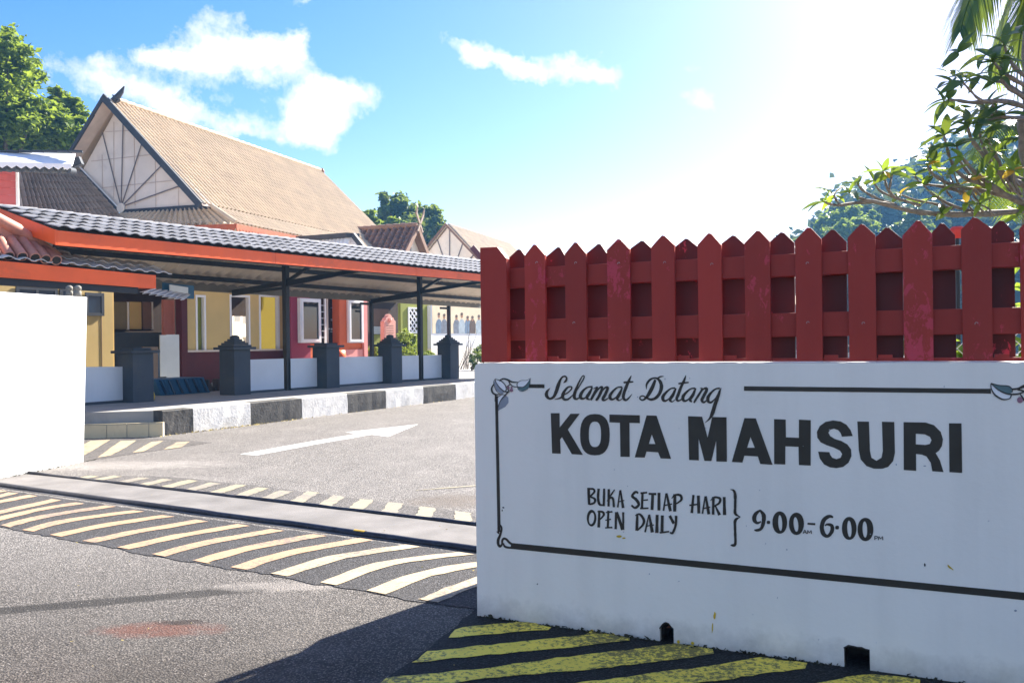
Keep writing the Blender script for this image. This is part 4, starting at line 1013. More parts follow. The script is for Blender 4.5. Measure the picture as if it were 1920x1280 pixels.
b = MB(); b.hexa([P(aL+.002,-.03,azb(aL)),P(aL+.03,-.03,azb(aL)),P(aL+.03,1.6,azb(aL)+.06),P(aL+.002,1.6,azb(aL)+.06),P(aL+.002,-.03,azt(aL)),P(aL+.03,-.03,azt(aL)),P(aL+.03,1.6,azt(aL)+.05),P(aL+.002,1.6,azt(aL)+.05)])
b.build('fascia_board', M['orange'], aw, bevel=.004)
# edge tiles, sunlight put into their colour by a lighter grey
me_ = tile_mesh(.27, .36, .026); me_.materials.append(M['tile_edge_lit'])
k = 0; u = -1.9
while u < aL+.22:
    for r_ in range(2):
        p = P(u, -.07+r_*.28, azt(u)+.03+r_*.115)
        sx = AF.u; up_ = (AF.v+Vector((0,0,.40))).normalized(); na = sx.cross(up_).normalized(); 
        if na.z < 0: na = -na
        mt = Matrix(((sx.x, up_.x, na.x, p.x), (sx.y, up_.y, na.y, p.y), (sx.z, up_.z, na.z, p.z), (0,0,0,1))) @ Matrix.Rotation(rnd.uniform(-.04, .04), 4, 'Z') @ Matrix.Rotation(rnd.uniform(-.03, .03), 4, 'Y')
        o = link_mesh('edge_tile', me_, aw); mt.translation -= OFF[aw.name]; o.matrix_local = mt
    u += .255
b = MB(); b.hexa([P(-2.5,0.02,azt(-2.5)-.03),P(aL,0.02,azt(aL)-.03),P(aL,.6,azt(aL)+.05),P(-2.5,.6,azt(-2.5)+.05),P(-2.5,.02,azt(-2.5)-.01),P(aL,.02,azt(aL)-.01),P(aL,.6,azt(aL)+.08),P(-2.5,.6,azt(-2.5)+.08)]); b.build('batten_board', M['steel_black'], aw)
# clay barrel tiles: hip running down to the right, barrels below it
hip = [at(-20, 402, 13.3), at(28, 428, 13.75), at(72, 458, 14.2), at(118, 490, 14.7)]
for i in range(3):
    b = MB(); b.tube([hip[i]+Vector((0,0,.01)), hip[i].lerp(hip[i+1], 1.10)], [.085, .10], 14); b.build('hip_tile', M['tile_clay'], aw)
for k, (tx, ty, ex, ey) in enumerate([(-75,410,-34,476),(-50,408,-8,478),(-22,414,17,480),(4,424,42,481),(32,434,66,483),(58,449,86,486),(84,464,106,488)]):
    d0, d1 = 13.45+.12*k, 13.05+.14*k
    a_, c_ = at(tx, ty+3, d0+.05), at(ex, ey, d1)
    m_ = a_.lerp(c_, .52)
    for q0, q1, r0_ in ((a_, m_.lerp(c_, .1), .072), (m_+Vector((0,0,.012)), c_, .078)):
        b = MB(); b.tube([q0, q1], [r0_-.004, r0_+.004], 14); dd = (q1-q0).normalized(); b.cur = 1; b.tube([q1-dd*.02, q1+dd*.004], r0_-.012, 12); b.build('barrel_tile', [M['tile_clay'], M['dark_hole']], aw)  # dark end disc paints the shade of the tile's hollow
b = MB(); b.face([hip[0]-Vector((0,0,.03)), hip[3]-Vector((0,0,.03)), at(160, 500, 14.6), at(-60, 484, 13.1)]); b.build('roof_deck', M['tile_clay'], aw, fix=False)
# broken mortar edge along the dark flank of the porch roof
b = MB(); pts = [at(118,487,14.75), at(133,496,14.9), at(140,507,15), at(160,512,15.1), at(172,520,15.2), at(190,520,15.3), at(200,530,15.4), at(222,528,15.5), at(232,536,15.7), at(250,534,15.9)]
pts = [at(x, y, d) for x, y, d in ((88,458,14.9),(100,462,15),(106,470,15),(128,474,15),(136,484,15.1),(150,486,15.2),(160,492,15.2),(172,494,15.3),(182,500,15.3),(196,502,15.3),(214,506,15.4),(222,502,15.4))]
b.tube(pts, .022, 6); b.build('mortar_edge', M['white_trim'], aw)
# dark valley roof falling away behind the hip
b = MB(); b.face([hip[1], hip[3], at(180, 500, 15.6), at(236, 512, 16.0), at(120, 470, 15.6)]); b.build('valley_sheet', M['steel_black'], aw, fix=False)
b = MB(); P = AF.P
for z_, n2 in ((azb(0)-.10, 0), ):
    b.hexa([P(-2.5,.02,azb(-2.5)-.12),P(aL-.3,.02,azb(aL)-.10),P(aL-.3,.12,azb(aL)-.10),P(-2.5,.12,azb(-2.5)-.12),P(-2.5,.02,azb(-2.5)+.1),P(aL-.3,.02,azb(aL)+.1),P(aL-.3,.12,azb(aL)+.1),P(-2.5,.12,azb(-2.5)+.1)])
b.build('beam', M['steel_black'], aw)
# little corrugated sheet sticking out under it
sa, sb_, sc_, sd_ = at(285, 541, 16.2), at(357, 552, 17.8), at(262, 548, 15.7), at(345, 562, 17.0)
t = root('rain_sheet', sa, 'small corrugated white and blue roof sheet under the orange porch fascia', 'roof sheet')
corr('sheet', M['gutter'], sa, sb_, sc_, sd_, 7, .05, t, thick=.006, sub=8)
b = MB(); b.bar(at(306, 543, 17.6), at(362, 548, 18.6), .05, .28); b.build('side_board', M['blue_box'], t)
b = MB(); b.bar(at(318, 541, 17.5), at(352, 546, 18.2), .02, .16); b.build('light_board', M['panel_white'], t)

# ================================================================== WALLS UNDER THE CANOPY (canopy frame, v measured back from the fascia)
def wallrect(b, x0, x1, yt, yb, v, dz=.0, th=.15, zt=None, zb=None):
    u0, u1 = cz(x0, 640, v)[0], cz(x1, 640, v)[0]; xm = (x0+x1)/2
    zt = cz(xm, yt, v)[1] if zt is None else zt; zb = cz(xm, yb, v)[1] if zb is None else zb
    b.box(CF, u0, u1, v, v+th, zb, zt); return u0, u1, zb, zt
def wr(name, m, parent, *a, bevel=0, label=None, **k):
    b = MB(); r_ = wallrect(b, *a, **k); o = b.build(name, m, parent, bevel=bevel, label=label); return o, r_
def window(parent, x0, x1, yt, yb, v, fm, pm, name='window', fw=.07, mull=()):
    """frame of four bars with a recessed pane"""
    u0, u1 = cz(x0, 640, v)[0], cz(x1, 640, v)[0]; xm = (x0+x1)/2; zt, zb = cz(xm, yt, v)[1], cz(xm, yb, v)[1]
    b = MB(); b.box(CF, u0, u1, v-.03, v-.02+.02, zb, zb+fw); b.box(CF, u0, u1, v-.03, v, zt-fw, zt)
    b.box(CF, u0, u0+fw, v-.032, v-.001, zb+fw, zt-fw); b.box(CF, u1-fw, u1, v-.032, v-.001, zb+fw, zt-fw)
    for f in mull:
        um = u0+(u1-u0)*f; b.box(CF, um-.03, um+.03, v-.032, v-.001, zb+fw, zt-fw)
    o = b.build(name, fm, parent)
    b = MB(); b.box(CF, u0+.01, u1-.01, v-.012, v-.004, zb+.01, zt-.01); b.build('pane', pm, o)
    return o
YV = 6.8
zsill = cz(440, 657, YV)[1]; WT_ = 3.6
yb_ = root('yellow_shop', CF.P(cz(350, 640, YV)[0], YV, PZ), 'yellow rendered building with a maroon base and tall narrow windows', 'building')
# solid wall split round the openings
segs = [(352, 368), (385, 432), (468, 487), (523, 531)]
for x0, x1 in segs: wr('wall', M['yellow'], yb_, x0, x1, 0, 0, YV, zt=WT_, zb=zsill)
for x0, x1 in ((368, 385), (432, 468), (487, 523)):
    wr('wall', M['yellow'], yb_, x0, x1, 0, 553, YV, zt=WT_)
wr('base_wall', M['maroon'], yb_, 352, 546, 0, 0, YV-.02, th=.17, zt=zsill, zb=PZ)
wr('sill', M['soffit'], yb_, 352, 531, 655, 658.5, YV-.05, th=.03)
def open_frame(x0, x1, yt, yb, m=M['white_trim']):
    u0, u1 = cz(x0, 640, YV)[0], cz(x1, 640, YV)[0]; xm = (x0+x1)/2; zt, zb = cz(xm, yt, YV)[1], zsill
    b = MB(); b.box(CF, u0, u0+.06, YV-.02, YV+.1, zb, zt); b.box(CF, u1-.06, u1, YV-.02, YV+.1, zb, zt); b.box(CF, u0+.06, u1-.06, YV-.02, YV+.1, zt-.06, zt)
    return b.build('window_frame', m, yb_)
for x0, x1 in ((367, 386), (431, 469), (486, 524)): open_frame(x0, x1, 553, 656)
wr('pane', M['olive'], yb_, 369, 384, 556, 656, YV+.12, th=.02); wr('back_wall', M['yellow_hot'], yb_, 480, 560, 545, 700, YV+1.6, th=.1)
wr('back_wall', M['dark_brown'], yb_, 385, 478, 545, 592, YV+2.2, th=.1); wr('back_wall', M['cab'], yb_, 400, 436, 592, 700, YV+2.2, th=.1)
# bright view through the middle window: two red banners over a pale stall
st = root('far_stall', CF.P(cz(455, 640, YV+3.6)[0], YV+3.6, PZ), 'pale wooden stall with plank front seen through the yellow shop window', 'stall')
wr('front_board', M['pink'], st, 436, 474, 606, 700, YV+3.6, th=.06)
for x0 in (440, 447, 454, 461, 468): wr('plank', M['mid_brown'], st, x0, x0+3, 622, 660, YV+3.52, th=.03)
wr('shelf', M['white_trim'], st, 438, 474, 630, 633, YV+3.46, th=.04)
for i, (x0, x1) in enumerate(((441, 451), (457, 467))):
    t = root('red_banner', CF.P(cz(x0, 640, YV+3.2)[0], YV+3.2, 1.5), ('left' if i == 0 else 'right')+' one of two red and white banners seen through the yellow shop window', 'banner', 'banners through the window')
    wr('red_half', M['lantern_red'], t, x0, x1, 580, 590, YV+3.2, th=.03); wr('white_half', M['white_trim'], t, x0, x1, 590.2, 603+i*4, YV+3.2, th=.03)

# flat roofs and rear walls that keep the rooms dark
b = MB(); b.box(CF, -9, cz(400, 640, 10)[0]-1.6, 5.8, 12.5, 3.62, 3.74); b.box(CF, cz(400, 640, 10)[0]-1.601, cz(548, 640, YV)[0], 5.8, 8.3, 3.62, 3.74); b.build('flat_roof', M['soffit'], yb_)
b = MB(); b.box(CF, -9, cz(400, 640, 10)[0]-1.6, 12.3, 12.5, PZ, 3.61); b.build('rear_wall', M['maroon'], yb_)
# recessed kitchen
kt = root('open_kitchen', CF.P(cz(210, 640, 8)[0], 8, PZ), 'dark open kitchen bay with wall cabinets between the yellow walls', 'kitchen')
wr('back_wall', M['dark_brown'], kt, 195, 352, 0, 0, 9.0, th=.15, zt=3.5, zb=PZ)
for x0, x1, m_ in ((214, 239, 'cab'), (244, 266, 'yellow'), (269, 285, 'mid_brown')): wr('cabinet_door', M[m_], kt, x0, x1, 566, 617, 8.5, th=.04, bevel=.006)
wr('cabinet', M['dark_brown'], kt, 212, 288, 562, 620, 8.56, th=.35)
wr('cabinet_edge', M['white_trim'], kt, 239.5, 243, 566, 618, 8.49, th=.05); wr('cabinet_edge', M['white_trim'], kt, 285.5, 288, 566, 618, 8.49, th=.05)
wr('partition', M['pink'], kt, 308, 328, 562, 700, 8.0, th=.1)
wr('counter', M['grey_pillar'], kt, 212, 312, 623, 720, 8.2, th=.4)
wr('maroon_post', M['maroon'], yb_, 341, 352, 0, 0, YV-.1, th=.25, zt=3.4, zb=PZ); 
fb_ = root('leaning_board', CF.P(cz(305, 640, 6.0)[0], 6.0, PZ), 'pale grey boards leaning upright beside the kitchen bay', 'board')
wr('board', M['grey_board'], fb_, 312, 336, 627, 708, 6.1, th=.03); wr('board', M['grey_board'], fb_, 300, 312, 628, 706, 6.0, th=.03); wr('board', M['dark_blue'], fb_, 295, 299, 655, 706, 5.9, th=.03)
nt_ = root('notice', CF.P(cz(280, 640, 5.2)[0], 5.2, 1.1), 'small white notice behind the nearest dark pillar', 'notice')
wr('post_board', M['dark_brown'], nt_, 268, 296, 650, 722, 5.25, th=.05)
wr('paper', M['white_trim'], nt_, 274, 285, 672, 689, 5.2, th=.01); wr('printed_line', M['blue_box'], nt_, 275.5, 283.5, 674, 676.5, 5.19, th=.005); wr('printed_line', M['blue_box'], nt_, 276, 281, 679, 681, 5.19, th=.005)
# blue ribbed crates on the floor
for i, x0 in enumerate((300, 316, 331, 346, 361, 376)):
    t = root('blue_crate', CF.P(cz(x0+8, 640, 3.6)[0], 3.6, PZ), ['first blue crate from the left on the kitchen floor', 'second blue crate from the left on the kitchen floor', 'third blue crate from the left on the kitchen floor', 'fourth blue crate from the left on the kitchen floor', 'fifth blue crate from the left, beside the dark junk', 'last blue crate of the row, next to the pointed pillar'][i], 'crate', 'blue crates on the kitchen floor')
    u = cz(x0+7, 640, 3.6)[0]; P = CF.P; L0 = .22
    b = MB(); b.hexa([P(u-L0/2,3.55,PZ),P(u+L0/2,3.55,PZ),P(u+L0/2,4.4,PZ),P(u-L0/2,4.4,PZ),P(u-L0/2-.12,3.62,PZ+.36),P(u+L0/2-.12,3.62,PZ+.36),P(u+L0/2-.12,4.4,PZ+.36),P(u-L0/2-.12,4.4,PZ+.36)]); b.build('side', M['blue_box'], t, bevel=.01)
    b = MB(); b.hexa([P(u-.02,3.53,PZ+.02),P(u+.03,3.53,PZ+.02),P(u+.03,3.56,PZ+.02),P(u-.02,3.56,PZ+.02),P(u-.13,3.59,PZ+.34),P(u-.09,3.59,PZ+.34),P(u-.09,3.63,PZ+.34),P(u-.13,3.63,PZ+.34)]); b.build('rib', M['dark_blue'], t)
t = root('junk_pile', CF.P(cz(405, 640, 3.6)[0], 3.6, PZ), 'low heap of dark junk and a grey rag between the crates and pointed pillar', 'junk')
rr = random.Random(8); b = MB()
for k in range(14):
    c_ = CF.P(cz(392, 640, 3.7)[0]+rr.uniform(-.5, .5), 3.6+rr.uniform(0, .8), PZ); s_ = rr.uniform(.06, .16)
    b.abox(c_.x-s_, c_.x+s_, c_.y-s_*.6, c_.y+s_*.6, PZ, PZ+rr.uniform(.08, .3))
b.build('boxes', M['dark_brown'], t, bevel=.01)
p = G(405, 722, PZ+.05); b = MB(); b.lathe((p.x, p.y, PZ), [(.13,0),(.15,.06),(.1,.13),(.03,.17)], 9); b.build('rag', M['grey_board'], t)
p = G(283, 750, PZ); b = MB(); b.lathe((p.x, p.y, PZ), [(.07,0),(.08,.1),(.05,.2),(.03,.26),(.03,.3)], 12); tag(b.build('yellow_bottle', M['yellow_drip']), 'small yellow bottle on the floor beside the nearest dark pillar', 'bottle')

# yellow wall at left with a dark window
yl = root('yellow_annex', CF.P(-4, 5.2, PZ), 'plain yellow rendered wall behind the porch with small dark windows', 'building')
b = MB(); u1 = cz(212, 640, 5.4)[0]; b.box(CF, -9, u1, 5.4, 5.6, PZ, 3.3); b.build('wall', M['yellow'], yl)
b = MB(); b.box(CF, u1-.30, u1-.29, 5.39, 5.4, PZ, 3.2); b.build('joint', M['mid_brown'], yl)
window(yl, 160, 195, 549, 592, 5.39, M['barge'], M['dark_blue']); window(yl, 30, 108, 538, 590, 5.39, M['barge'], M['dark_blue'], mull=(.5,)); window(yl, 112, 150, 540, 590, 5.39, M['barge'], M['dark_blue'])
b = MB(); b.box(CF, u1+.002, u1+.1, 5.5, 9, PZ, 3.3); b.build('side_wall', M['yellow'], yl)

# orange and magenta kiosk
OV = 6.2
ki = root('ticket_kiosk', CF.P(cz(546, 640, OV)[0], OV, PZ), 'orange and magenta ticket kiosk with white window boxes', 'kiosk')
wr('wall', M['magenta'], ki, 546, 564, 0, 0, OV, zt=3.5, zb=PZ); wr('wall', M['magenta'], ki, 564, 582, 0, 0, OV, zt=cz(572, 640, OV)[1], zb=PZ)
wr('wall', M['kiosk_orange'], ki, 582, 638, 644, 0, OV, zb=PZ); wr('wall', M['magenta'], ki, 564, 582, 547, 560, OV, zt=3.5)
wr('lintel', M['kiosk_orange'], ki, 582, 690, 0, 558, OV+.01, zt=3.5)
wr('pier', M['kiosk_orange'], ki, 637, 655, 0, 0, OV-.05, th=.3, zt=3.3, zb=PZ)
wr('wall', M['kiosk_orange'], ki, 655, 682, 643, 0, OV, zb=PZ); wr('pale_panel', M['pink'], ki, 646, 680, 655, 672, OV-.06, th=.05)
wr('end_pier', M['pink'], ki, 683, 689.5, 0, 0, OV-.1, th=.3, zt=3.2, zb=PZ)
wr('dark_opening', M['dark_brown'], ki, 612, 638, 560, 700, OV+.5, th=.05)
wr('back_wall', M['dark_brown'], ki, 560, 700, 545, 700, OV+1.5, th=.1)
b = MB(); b.box(CF, cz(550, 640, OV)[0], cz(690, 640, OV)[0], OV-.6, 7.9, 3.52, 3.61); b.build('flat_roof', M['soffit'], ki)
b = MB(); b.box(CF, cz(688, 640, OV)[0]-.1, cz(688, 640, OV)[0], OV+.3, 7.9, PZ, 3.5); b.build('side_wall', M['pink'], ki)
def boxwin(x0, x1, yt, yb, v, bars):
    u0, u1 = cz(x0, 640, v)[0], cz(x1, 640, v)[0]; xm = (x0+x1)/2; zt, zb = cz(xm, yt, v)[1], cz(xm, yb, v)[1]
    b = MB(); fw = .07; d = .12
    b.box(CF, u0-.05, u0, v, v+d, zb-.04, zt+.04); b.box(CF, u1, u1+.04, v, v+d, zb-.04, zt+.04); b.box(CF, u0, u1, v, v+d, zb-.04, zb); b.box(CF, u0, u1, v, v+d, zt, zt+.04)
    b.box(CF, u0, u0+fw, v-.015, v+.02, zb, zt); b.box(CF, u1-fw, u1, v-.015, v+.02, zb, zt); b.box(CF, u0+fw, u1-fw, v-.015, v+.02, zb, zb+fw); b.box(CF, u0+fw, u1-fw, v-.015, v+.02, zt-fw, zt)
    o = b.build('window', M['white_trim'], ki); b = MB(); b.box(CF, u0+.02, u1-.02, v+.03, v+.04, zb+.02, zt-.02); b.build('pane', M['glass'], o)
    return u0, u1, zb, zt
boxwin(566, 601, 562, 640, OV-.13, 0); boxwin(656, 681, 564, 640, OV-.13, 0)
wr('mullion', M['white_trim'], ki, 610, 612.5, 556, 645, OV-.02, th=.05); wr('door_frame', M['soffit'], ki, 614, 616, 556, 645, OV+.1, th=.05)
for k in range(6): wr('grille_bar', M['white_trim'], ki, 603.5, 609.5, 572+12*k, 573+12*k, OV-.02, th=.03)
rr = random.Random(6)
for k in range(16):
    x = rr.uniform(572, 634); y = rr.uniform(570, 632)
    if 600 < x < 614: continue
    if x > 602: wr('shelf_goods', M[rr.choice(['grey_board', 'white_trim', 'mid_brown', 'panel_white'])], ki, x, x+rr.uniform(1, 4), y, y+rr.uniform(1, 5), OV+.45, th=.03)
p = CF.P(cz(630, 640, 5.3)[0], 5.3, PZ); z_ = cz(630, 657, 5.3)[1]
t = root('orange_stool', p, 'round orange seat behind the widest white panel', 'stool'); b = MB(); b.lathe((p.x, p.y, 0), [(.26, z_-.3), (.30, z_-.22), (.28, z_), (.2, z_+.02)], 16); b.build('seat', M['orange'], t)
b = MB(); b.lathe((p.x, p.y, 0), [(.04, PZ), (.04, z_-.3)], 8); b.build('leg', M['steel_black'], t)

# dark shed with louvre beyond
ds = root('brown_shed', CF.P(cz(690, 640, 11)[0], 11, PZ), 'dark brown wall with a lighter panel and white louvre behind the plaque', 'building')
wr('wall', M['dark_brown'], ds, 680, 752, 0, 0, 11, th=.2, zt=4.0, zb=PZ); wr('light_panel', M['mid_brown'], ds, 700, 730, 579, 612, 10.95, th=.05)
for k in range(4): wr('louvre_slat', M['panel_white'], ds, 690, 720, 612+3.6*k, 615+3.6*k, 10.93, th=.05)
wr('lower_panel', M['olive'], ds, 690, 722, 627, 668, 10.96, th=.04)
wr('post', M['steel_black'], ds, 696, 699, 575, 668, 9.5, th=.1)
# plaque
pv = 7.4; pl = root('stone_plaque', CF.P(cz(731, 640, pv)[0], pv, PZ), 'pink stone plaque with a scalloped top in the sunlit courtyard', 'plaque')
def cpt(x, y, v): u, z = cz(x, y, v); return CF.P(u, v, z)
out_ = [(720.5,720),(720.5,602),(723,600),(724,596),(727,594),(728.5,590.5),(731,588.5),(733.5,590.5),(735,594),(738,596),(739.5,600),(742,602),(742,720)]
b = MB(); b.prism([cpt(x, y, pv) for x, y in out_], CF.v*.18); b.build('slab', M['plaque'], pl, bevel=.008)
b = MB(); b.prism([cpt(x, y, pv-.012) for x, y in [(723,664),(723,606),(731,604),(740,606),(740,664)]], CF.v*.011); b.build('panel', M['plaque'], pl)
b = MB(); b.lathe(cpt(731, 600, pv-.02), [(.07,-.07),(.07,.07)], 12); b.build('medallion', M['plaque'], pl)
for k in range(9): wr('carved_line', M['mid_brown'], pl, 725, 738, 610+4.5*k, 611+4.5*k, pv-.016, th=.003)
# green wall with lattice, mural wall
gv = 9.2
gwl = root('green_wall', CF.P(cz(752, 640, gv)[0], gv, PZ), 'olive green wall with a white lattice window', 'wall')
wr('wall', M['olive'], gwl, 752, 768, 0, 0, gv, zt=3.9, zb=PZ); wr('wall', M['olive'], gwl, 785, 808, 0, 0, gv, zt=3.9, zb=PZ)
wr('wall', M['olive'], gwl, 768, 785, 0, 581, gv, zt=3.9); wr('wall', M['olive'], gwl, 768, 785, 620, 0, gv, zb=PZ); wr('back', M['dark_brown'], gwl, 766, 787, 575, 625, gv+.16, th=.03)
u0, u1 = cz(766, 640, gv)[0], cz(788, 640, gv)[0]; zt_, zb_ = cz(777, 579, gv)[1], cz(777, 622, gv)[1]
b = MB(); w_, h_ = u1-u0, zt_-zb_; st_ = w_/3.2
for sgn in (1, -1):
    k = -12
    while k < 14:
        a0 = k*st_; pts = []
        for t_ in (0, 1):
            pass
        s0_ = max(0, -a0 if sgn > 0 else a0-w_); 
        # clip the diagonal to the rectangle
        tl_ = [];
        for f in [i/200 for i in range(201)]:
            zz = f*h_; uu = a0+sgn*zz
            if 0 <= uu <= w_: tl_.append((uu, zz))
        if len(tl_) > 4:
            b.bar(CF.P(u0+tl_[0][0], gv-.03+(.012 if sgn > 0 else 0), zb_+tl_[0][1]), CF.P(u0+tl_[-1][0], gv-.03+(.012 if sgn > 0 else 0), zb_+tl_[-1][1]), .012, .055)
        k += 1
b.box(CF, u0-.04, u0+.03, gv-.045, gv-.005, zb_, zt_); b.box(CF, u1-.03, u1+.04, gv-.045, gv-.005, zb_, zt_); b.box(CF, u0-.04, u1+.04, gv-.046, gv-.004, zt_, zt_+.06); b.box(CF, u0-.04, u1+.04, gv-.046, gv-.004, zb_-.06, zb_)
b.build('lattice', M['white_trim'], gwl)
mv = 9.0
mu = root('mural_wall', CF.P(cz(809, 640, mv)[0], mv, PZ), 'long white wall with a painted mural of standing people', 'wall')
mm = mat('mural_ground', (.72, .60, .42), .8, .1, 2, .05, 20)
wr('wall', M['gable'], mu, 808.5, 1100, 0, 0, mv, th=.2, zt=cz(850, 652, mv)[1]-.0, zb=PZ); wr('wall', M['white_trim'], mu, 808.5, 1100, 0, 0, mv+.005, th=.19, zt=cz(808, 572, mv)[1], zb=cz(850, 652, mv)[1])
wr('mural_field', mm, mu, 811, 1000, 574, 625, mv-.01, th=.008)
fig = [(823, 586, 'blue'), (833, 588, 'grey'), (856, 590, 'grey'), (866, 586, 'pale'), (877, 592, 'blue'), (886, 592, 'dark'), (898, 590, 'pale'), (910, 588, 'blue')]
cm = {'blue': mat('mural_blue', (.13, .19, .27), .8, .25, 6, 0), 'grey': mat('mural_grey', (.16, .18, .22), .8, .25, 6, 0), 'pale': mat('mural_pale', (.34, .40, .44), .8, .2, 6, 0), 'dark': mat('mural_dark', (.10, .07, .06), .8, .2, 6, 0)}
skin = mat('mural_skin', (.32, .17, .10), .8, .1, 6, 0)
for i, (x, y, c_) in enumerate(fig):
    b = MB(); b.poly([[cpt(px, py, mv-.0125-.0004*(i % 2)) for px, py in [(x-5.5,625),(x-6,608),(x-4,601),(x-1.2,598),(x+1.2,598),(x+4,601),(x+6,608),(x+5.5,625)]]]); b.build('painted_figure', cm[c_], mu, fix=False)
    b = MB(); b.poly([[cpt(px, py, mv-.0135) for px, py in ell(x, y+6, 2.0, 4.4, 2, 12)]]); b.build('painted_head', skin, mu, fix=False)
    b = MB(); b.poly([[cpt(px, py, mv-.0145) for px, py in ell(x, y+2.6, 2.4, 2.8, 2, 10)]]); b.build('painted_hair', cm['dark'], mu, fix=False)
# bare shrub in front of the mural
p0 = CF.P(cz(868, 640, 7.2)[0], 7.2, PZ); t = root('bare_shrub', p0, 'thin bare stemmed shrub in front of the mural wall', 'shrub'); rr = random.Random(2); b = MB()
for k in range(12):
    a_ = p0+Vector((rr.uniform(-.2, .2), rr.uniform(-.2, .2), 0)); e_ = p0+CF.u*rr.uniform(-.3, 1.5)+Vector((0, 0, rr.uniform(.9, 1.9))); m_ = a_.lerp(e_, .5)+Vector((rr.uniform(-.1, .1), 0, -.05)); b.tube([a_, m_, e_], [.014, .01, .004], 5)
b.build('stem', M['bark'], t)

# ================================================================== FOLIAGE TOOL
def leaves(name, blobs, nleaf, size, m, parent=None, seed=1, flat=.6, kind='stuff', shell=.55, lower=True):
    rr = random.Random(seed); b = MB(); vs = []; fs = []; wts = [x[3]**2 for x in blobs]; sw = sum(wts); n0 = 0
    for (cx, cy, cz_, r), w in zip(blobs, wts):
        k = int(nleaf*w/sw); sub = []
        for _ in range(max(6, int(k/40))):     # twig clumps inside each bough
            d = Vector((rr.gauss(0, 1), rr.gauss(0, 1), rr.gauss(0, 1)*.85)).normalized(); sub.append((Vector((cx, cy, cz_))+d*r*rr.uniform(shell, 1.0), r*rr.uniform(.12, .30)))
        for i in range(k):
            c_, s_ = rr.choice(sub); d = Vector((rr.gauss(0, 1), rr.gauss(0, 1), rr.gauss(0, 1)*.7)); d = d.normalized()*(rr.random()**.4)
            p = c_+d*s_*1.25
            if rr.random() < .10: p += (p-Vector((cx, cy, cz_)))*rr.uniform(.03, .17)
            L_ = size*rr.uniform(.6, 1.35)
            if rr.random() < .3: p += Vector((rr.gauss(0, 1), rr.gauss(0, 1), rr.gauss(0, .8)))*s_*.75
            ax = Vector((rr.gauss(0, 1), rr.gauss(0, 1), rr.gauss(-.25, .5))).normalized(); sd_ = ax.cross(Vector((rr.gauss(0,.6), rr.gauss(0,.6), 1))).normalized()*L_*.32
            nn = ax.cross(sd_).normalized()*L_*.12
            q_ = len(vs); vs += [p-ax*L_*.5, p+sd_-nn, p+ax*L_*.5, p-sd_-nn]; fs.append((q_, q_+1, q_+2, q_+3))
    b.v = vs; b.f = fs; b.sm = [False]*len(fs); b.mi = [0]*len(fs)
    return b.build(name, m, parent, kind=kind, fix=False)
def tree(name, label, base, blobs, nleaf, size, m, trunk_r, seed, cat='tree', group=None, shell=.5):
    t = root(name, base, label, cat, group); cx = sum(x[0] for x in blobs)/len(blobs); cy = sum(x[1] for x in blobs)/len(blobs); zc = min(x[2] for x in blobs)
    b = MB(); base = Vector(base); fork = Vector((cx, cy, base.z+(zc-base.z)*.75)); b.tube([base, base.lerp(fork, .5)+Vector((.15, 0, 0)), fork], [trunk_r, trunk_r*.8, trunk_r*.6], 8)
    for x in blobs: c_ = Vector(x[:3]); b.tube([fork, fork.lerp(c_, .5)+Vector((0, 0, .1)), c_], [trunk_r*.4, trunk_r*.22, trunk_r*.08], 5)
    b.build('trunk', M['bark'], t); leaves('crown', blobs, nleaf, size, m, t, seed, shell=shell); return t
def blobs_at(lst, Y, dy=1.0, seed=0):
    rr = random.Random(seed); o = []
    for px, py, pr in lst:
        yy = Y+rr.uniform(-dy, dy); p = at(px, py, yy); o.append((p.x, p.y, p.z, pr*yy/FPX))
    return o
def gbase(px, Y): p = at(px, 640, Y); return (p.x, p.y, 0)
def clip(base, px, Y): return gbase(px, Y)
# trees behind the houses
tree('broadleaf_tree', 'tall sunlit leafy tree at the far left behind the red clad house', gbase(20, 44), blobs_at([(15,110,42),(45,150,38),(-20,150,60),(10,200,66),(62,215,36),(-40,250,70),(35,262,45),(8,75,24),(-60,190,60)], 44, 2, 1), 15000, .34, M['leaf_left'], .4, 1)
tree('broadleaf_tree', 'smaller leafy tree just left of the big gable', gbase(112, 47), blobs_at([(112,195,26),(135,210,26),(95,225,30),(125,250,38),(150,262,28),(90,268,34),(108,173,12),(152,232,14)], 47, 1.5, 2), 8500, .32, M['leaf_left'], .3, 2)
tree('broadleaf_tree', 'dark green tree rising behind the brown roof and crossed finials', gbase(770, 75), blobs_at([(728,385,24),(745,378,22),(765,400,28),(735,415,30),(788,402,22),(810,405,20),(820,425,24),(800,440,34),(760,440,40),(722,372,12),(812,390,10),(790,470,40)], 75, 3, 3), 11500, .46, M['leaf_mid'], .45, 3, shell=.35)
tree('broadleaf_tree', 'small bright green tree in front of the dark tree, left of the crossed finials', gbase(722, 68), blobs_at([(718,432,18),(735,425,14),(708,445,14)], 68, 1, 4), 2600, .4, M['leaf_mid_pale'], .2, 4)
tree('broadleaf_tree', 'small tree just showing past the end of the big roof', gbase(690, 62), blobs_at([(688,406,13),(697,420,16),(684,425,16)], 62, 1, 5), 2600, .36, M['leaf_mid_pale'], .2, 5)
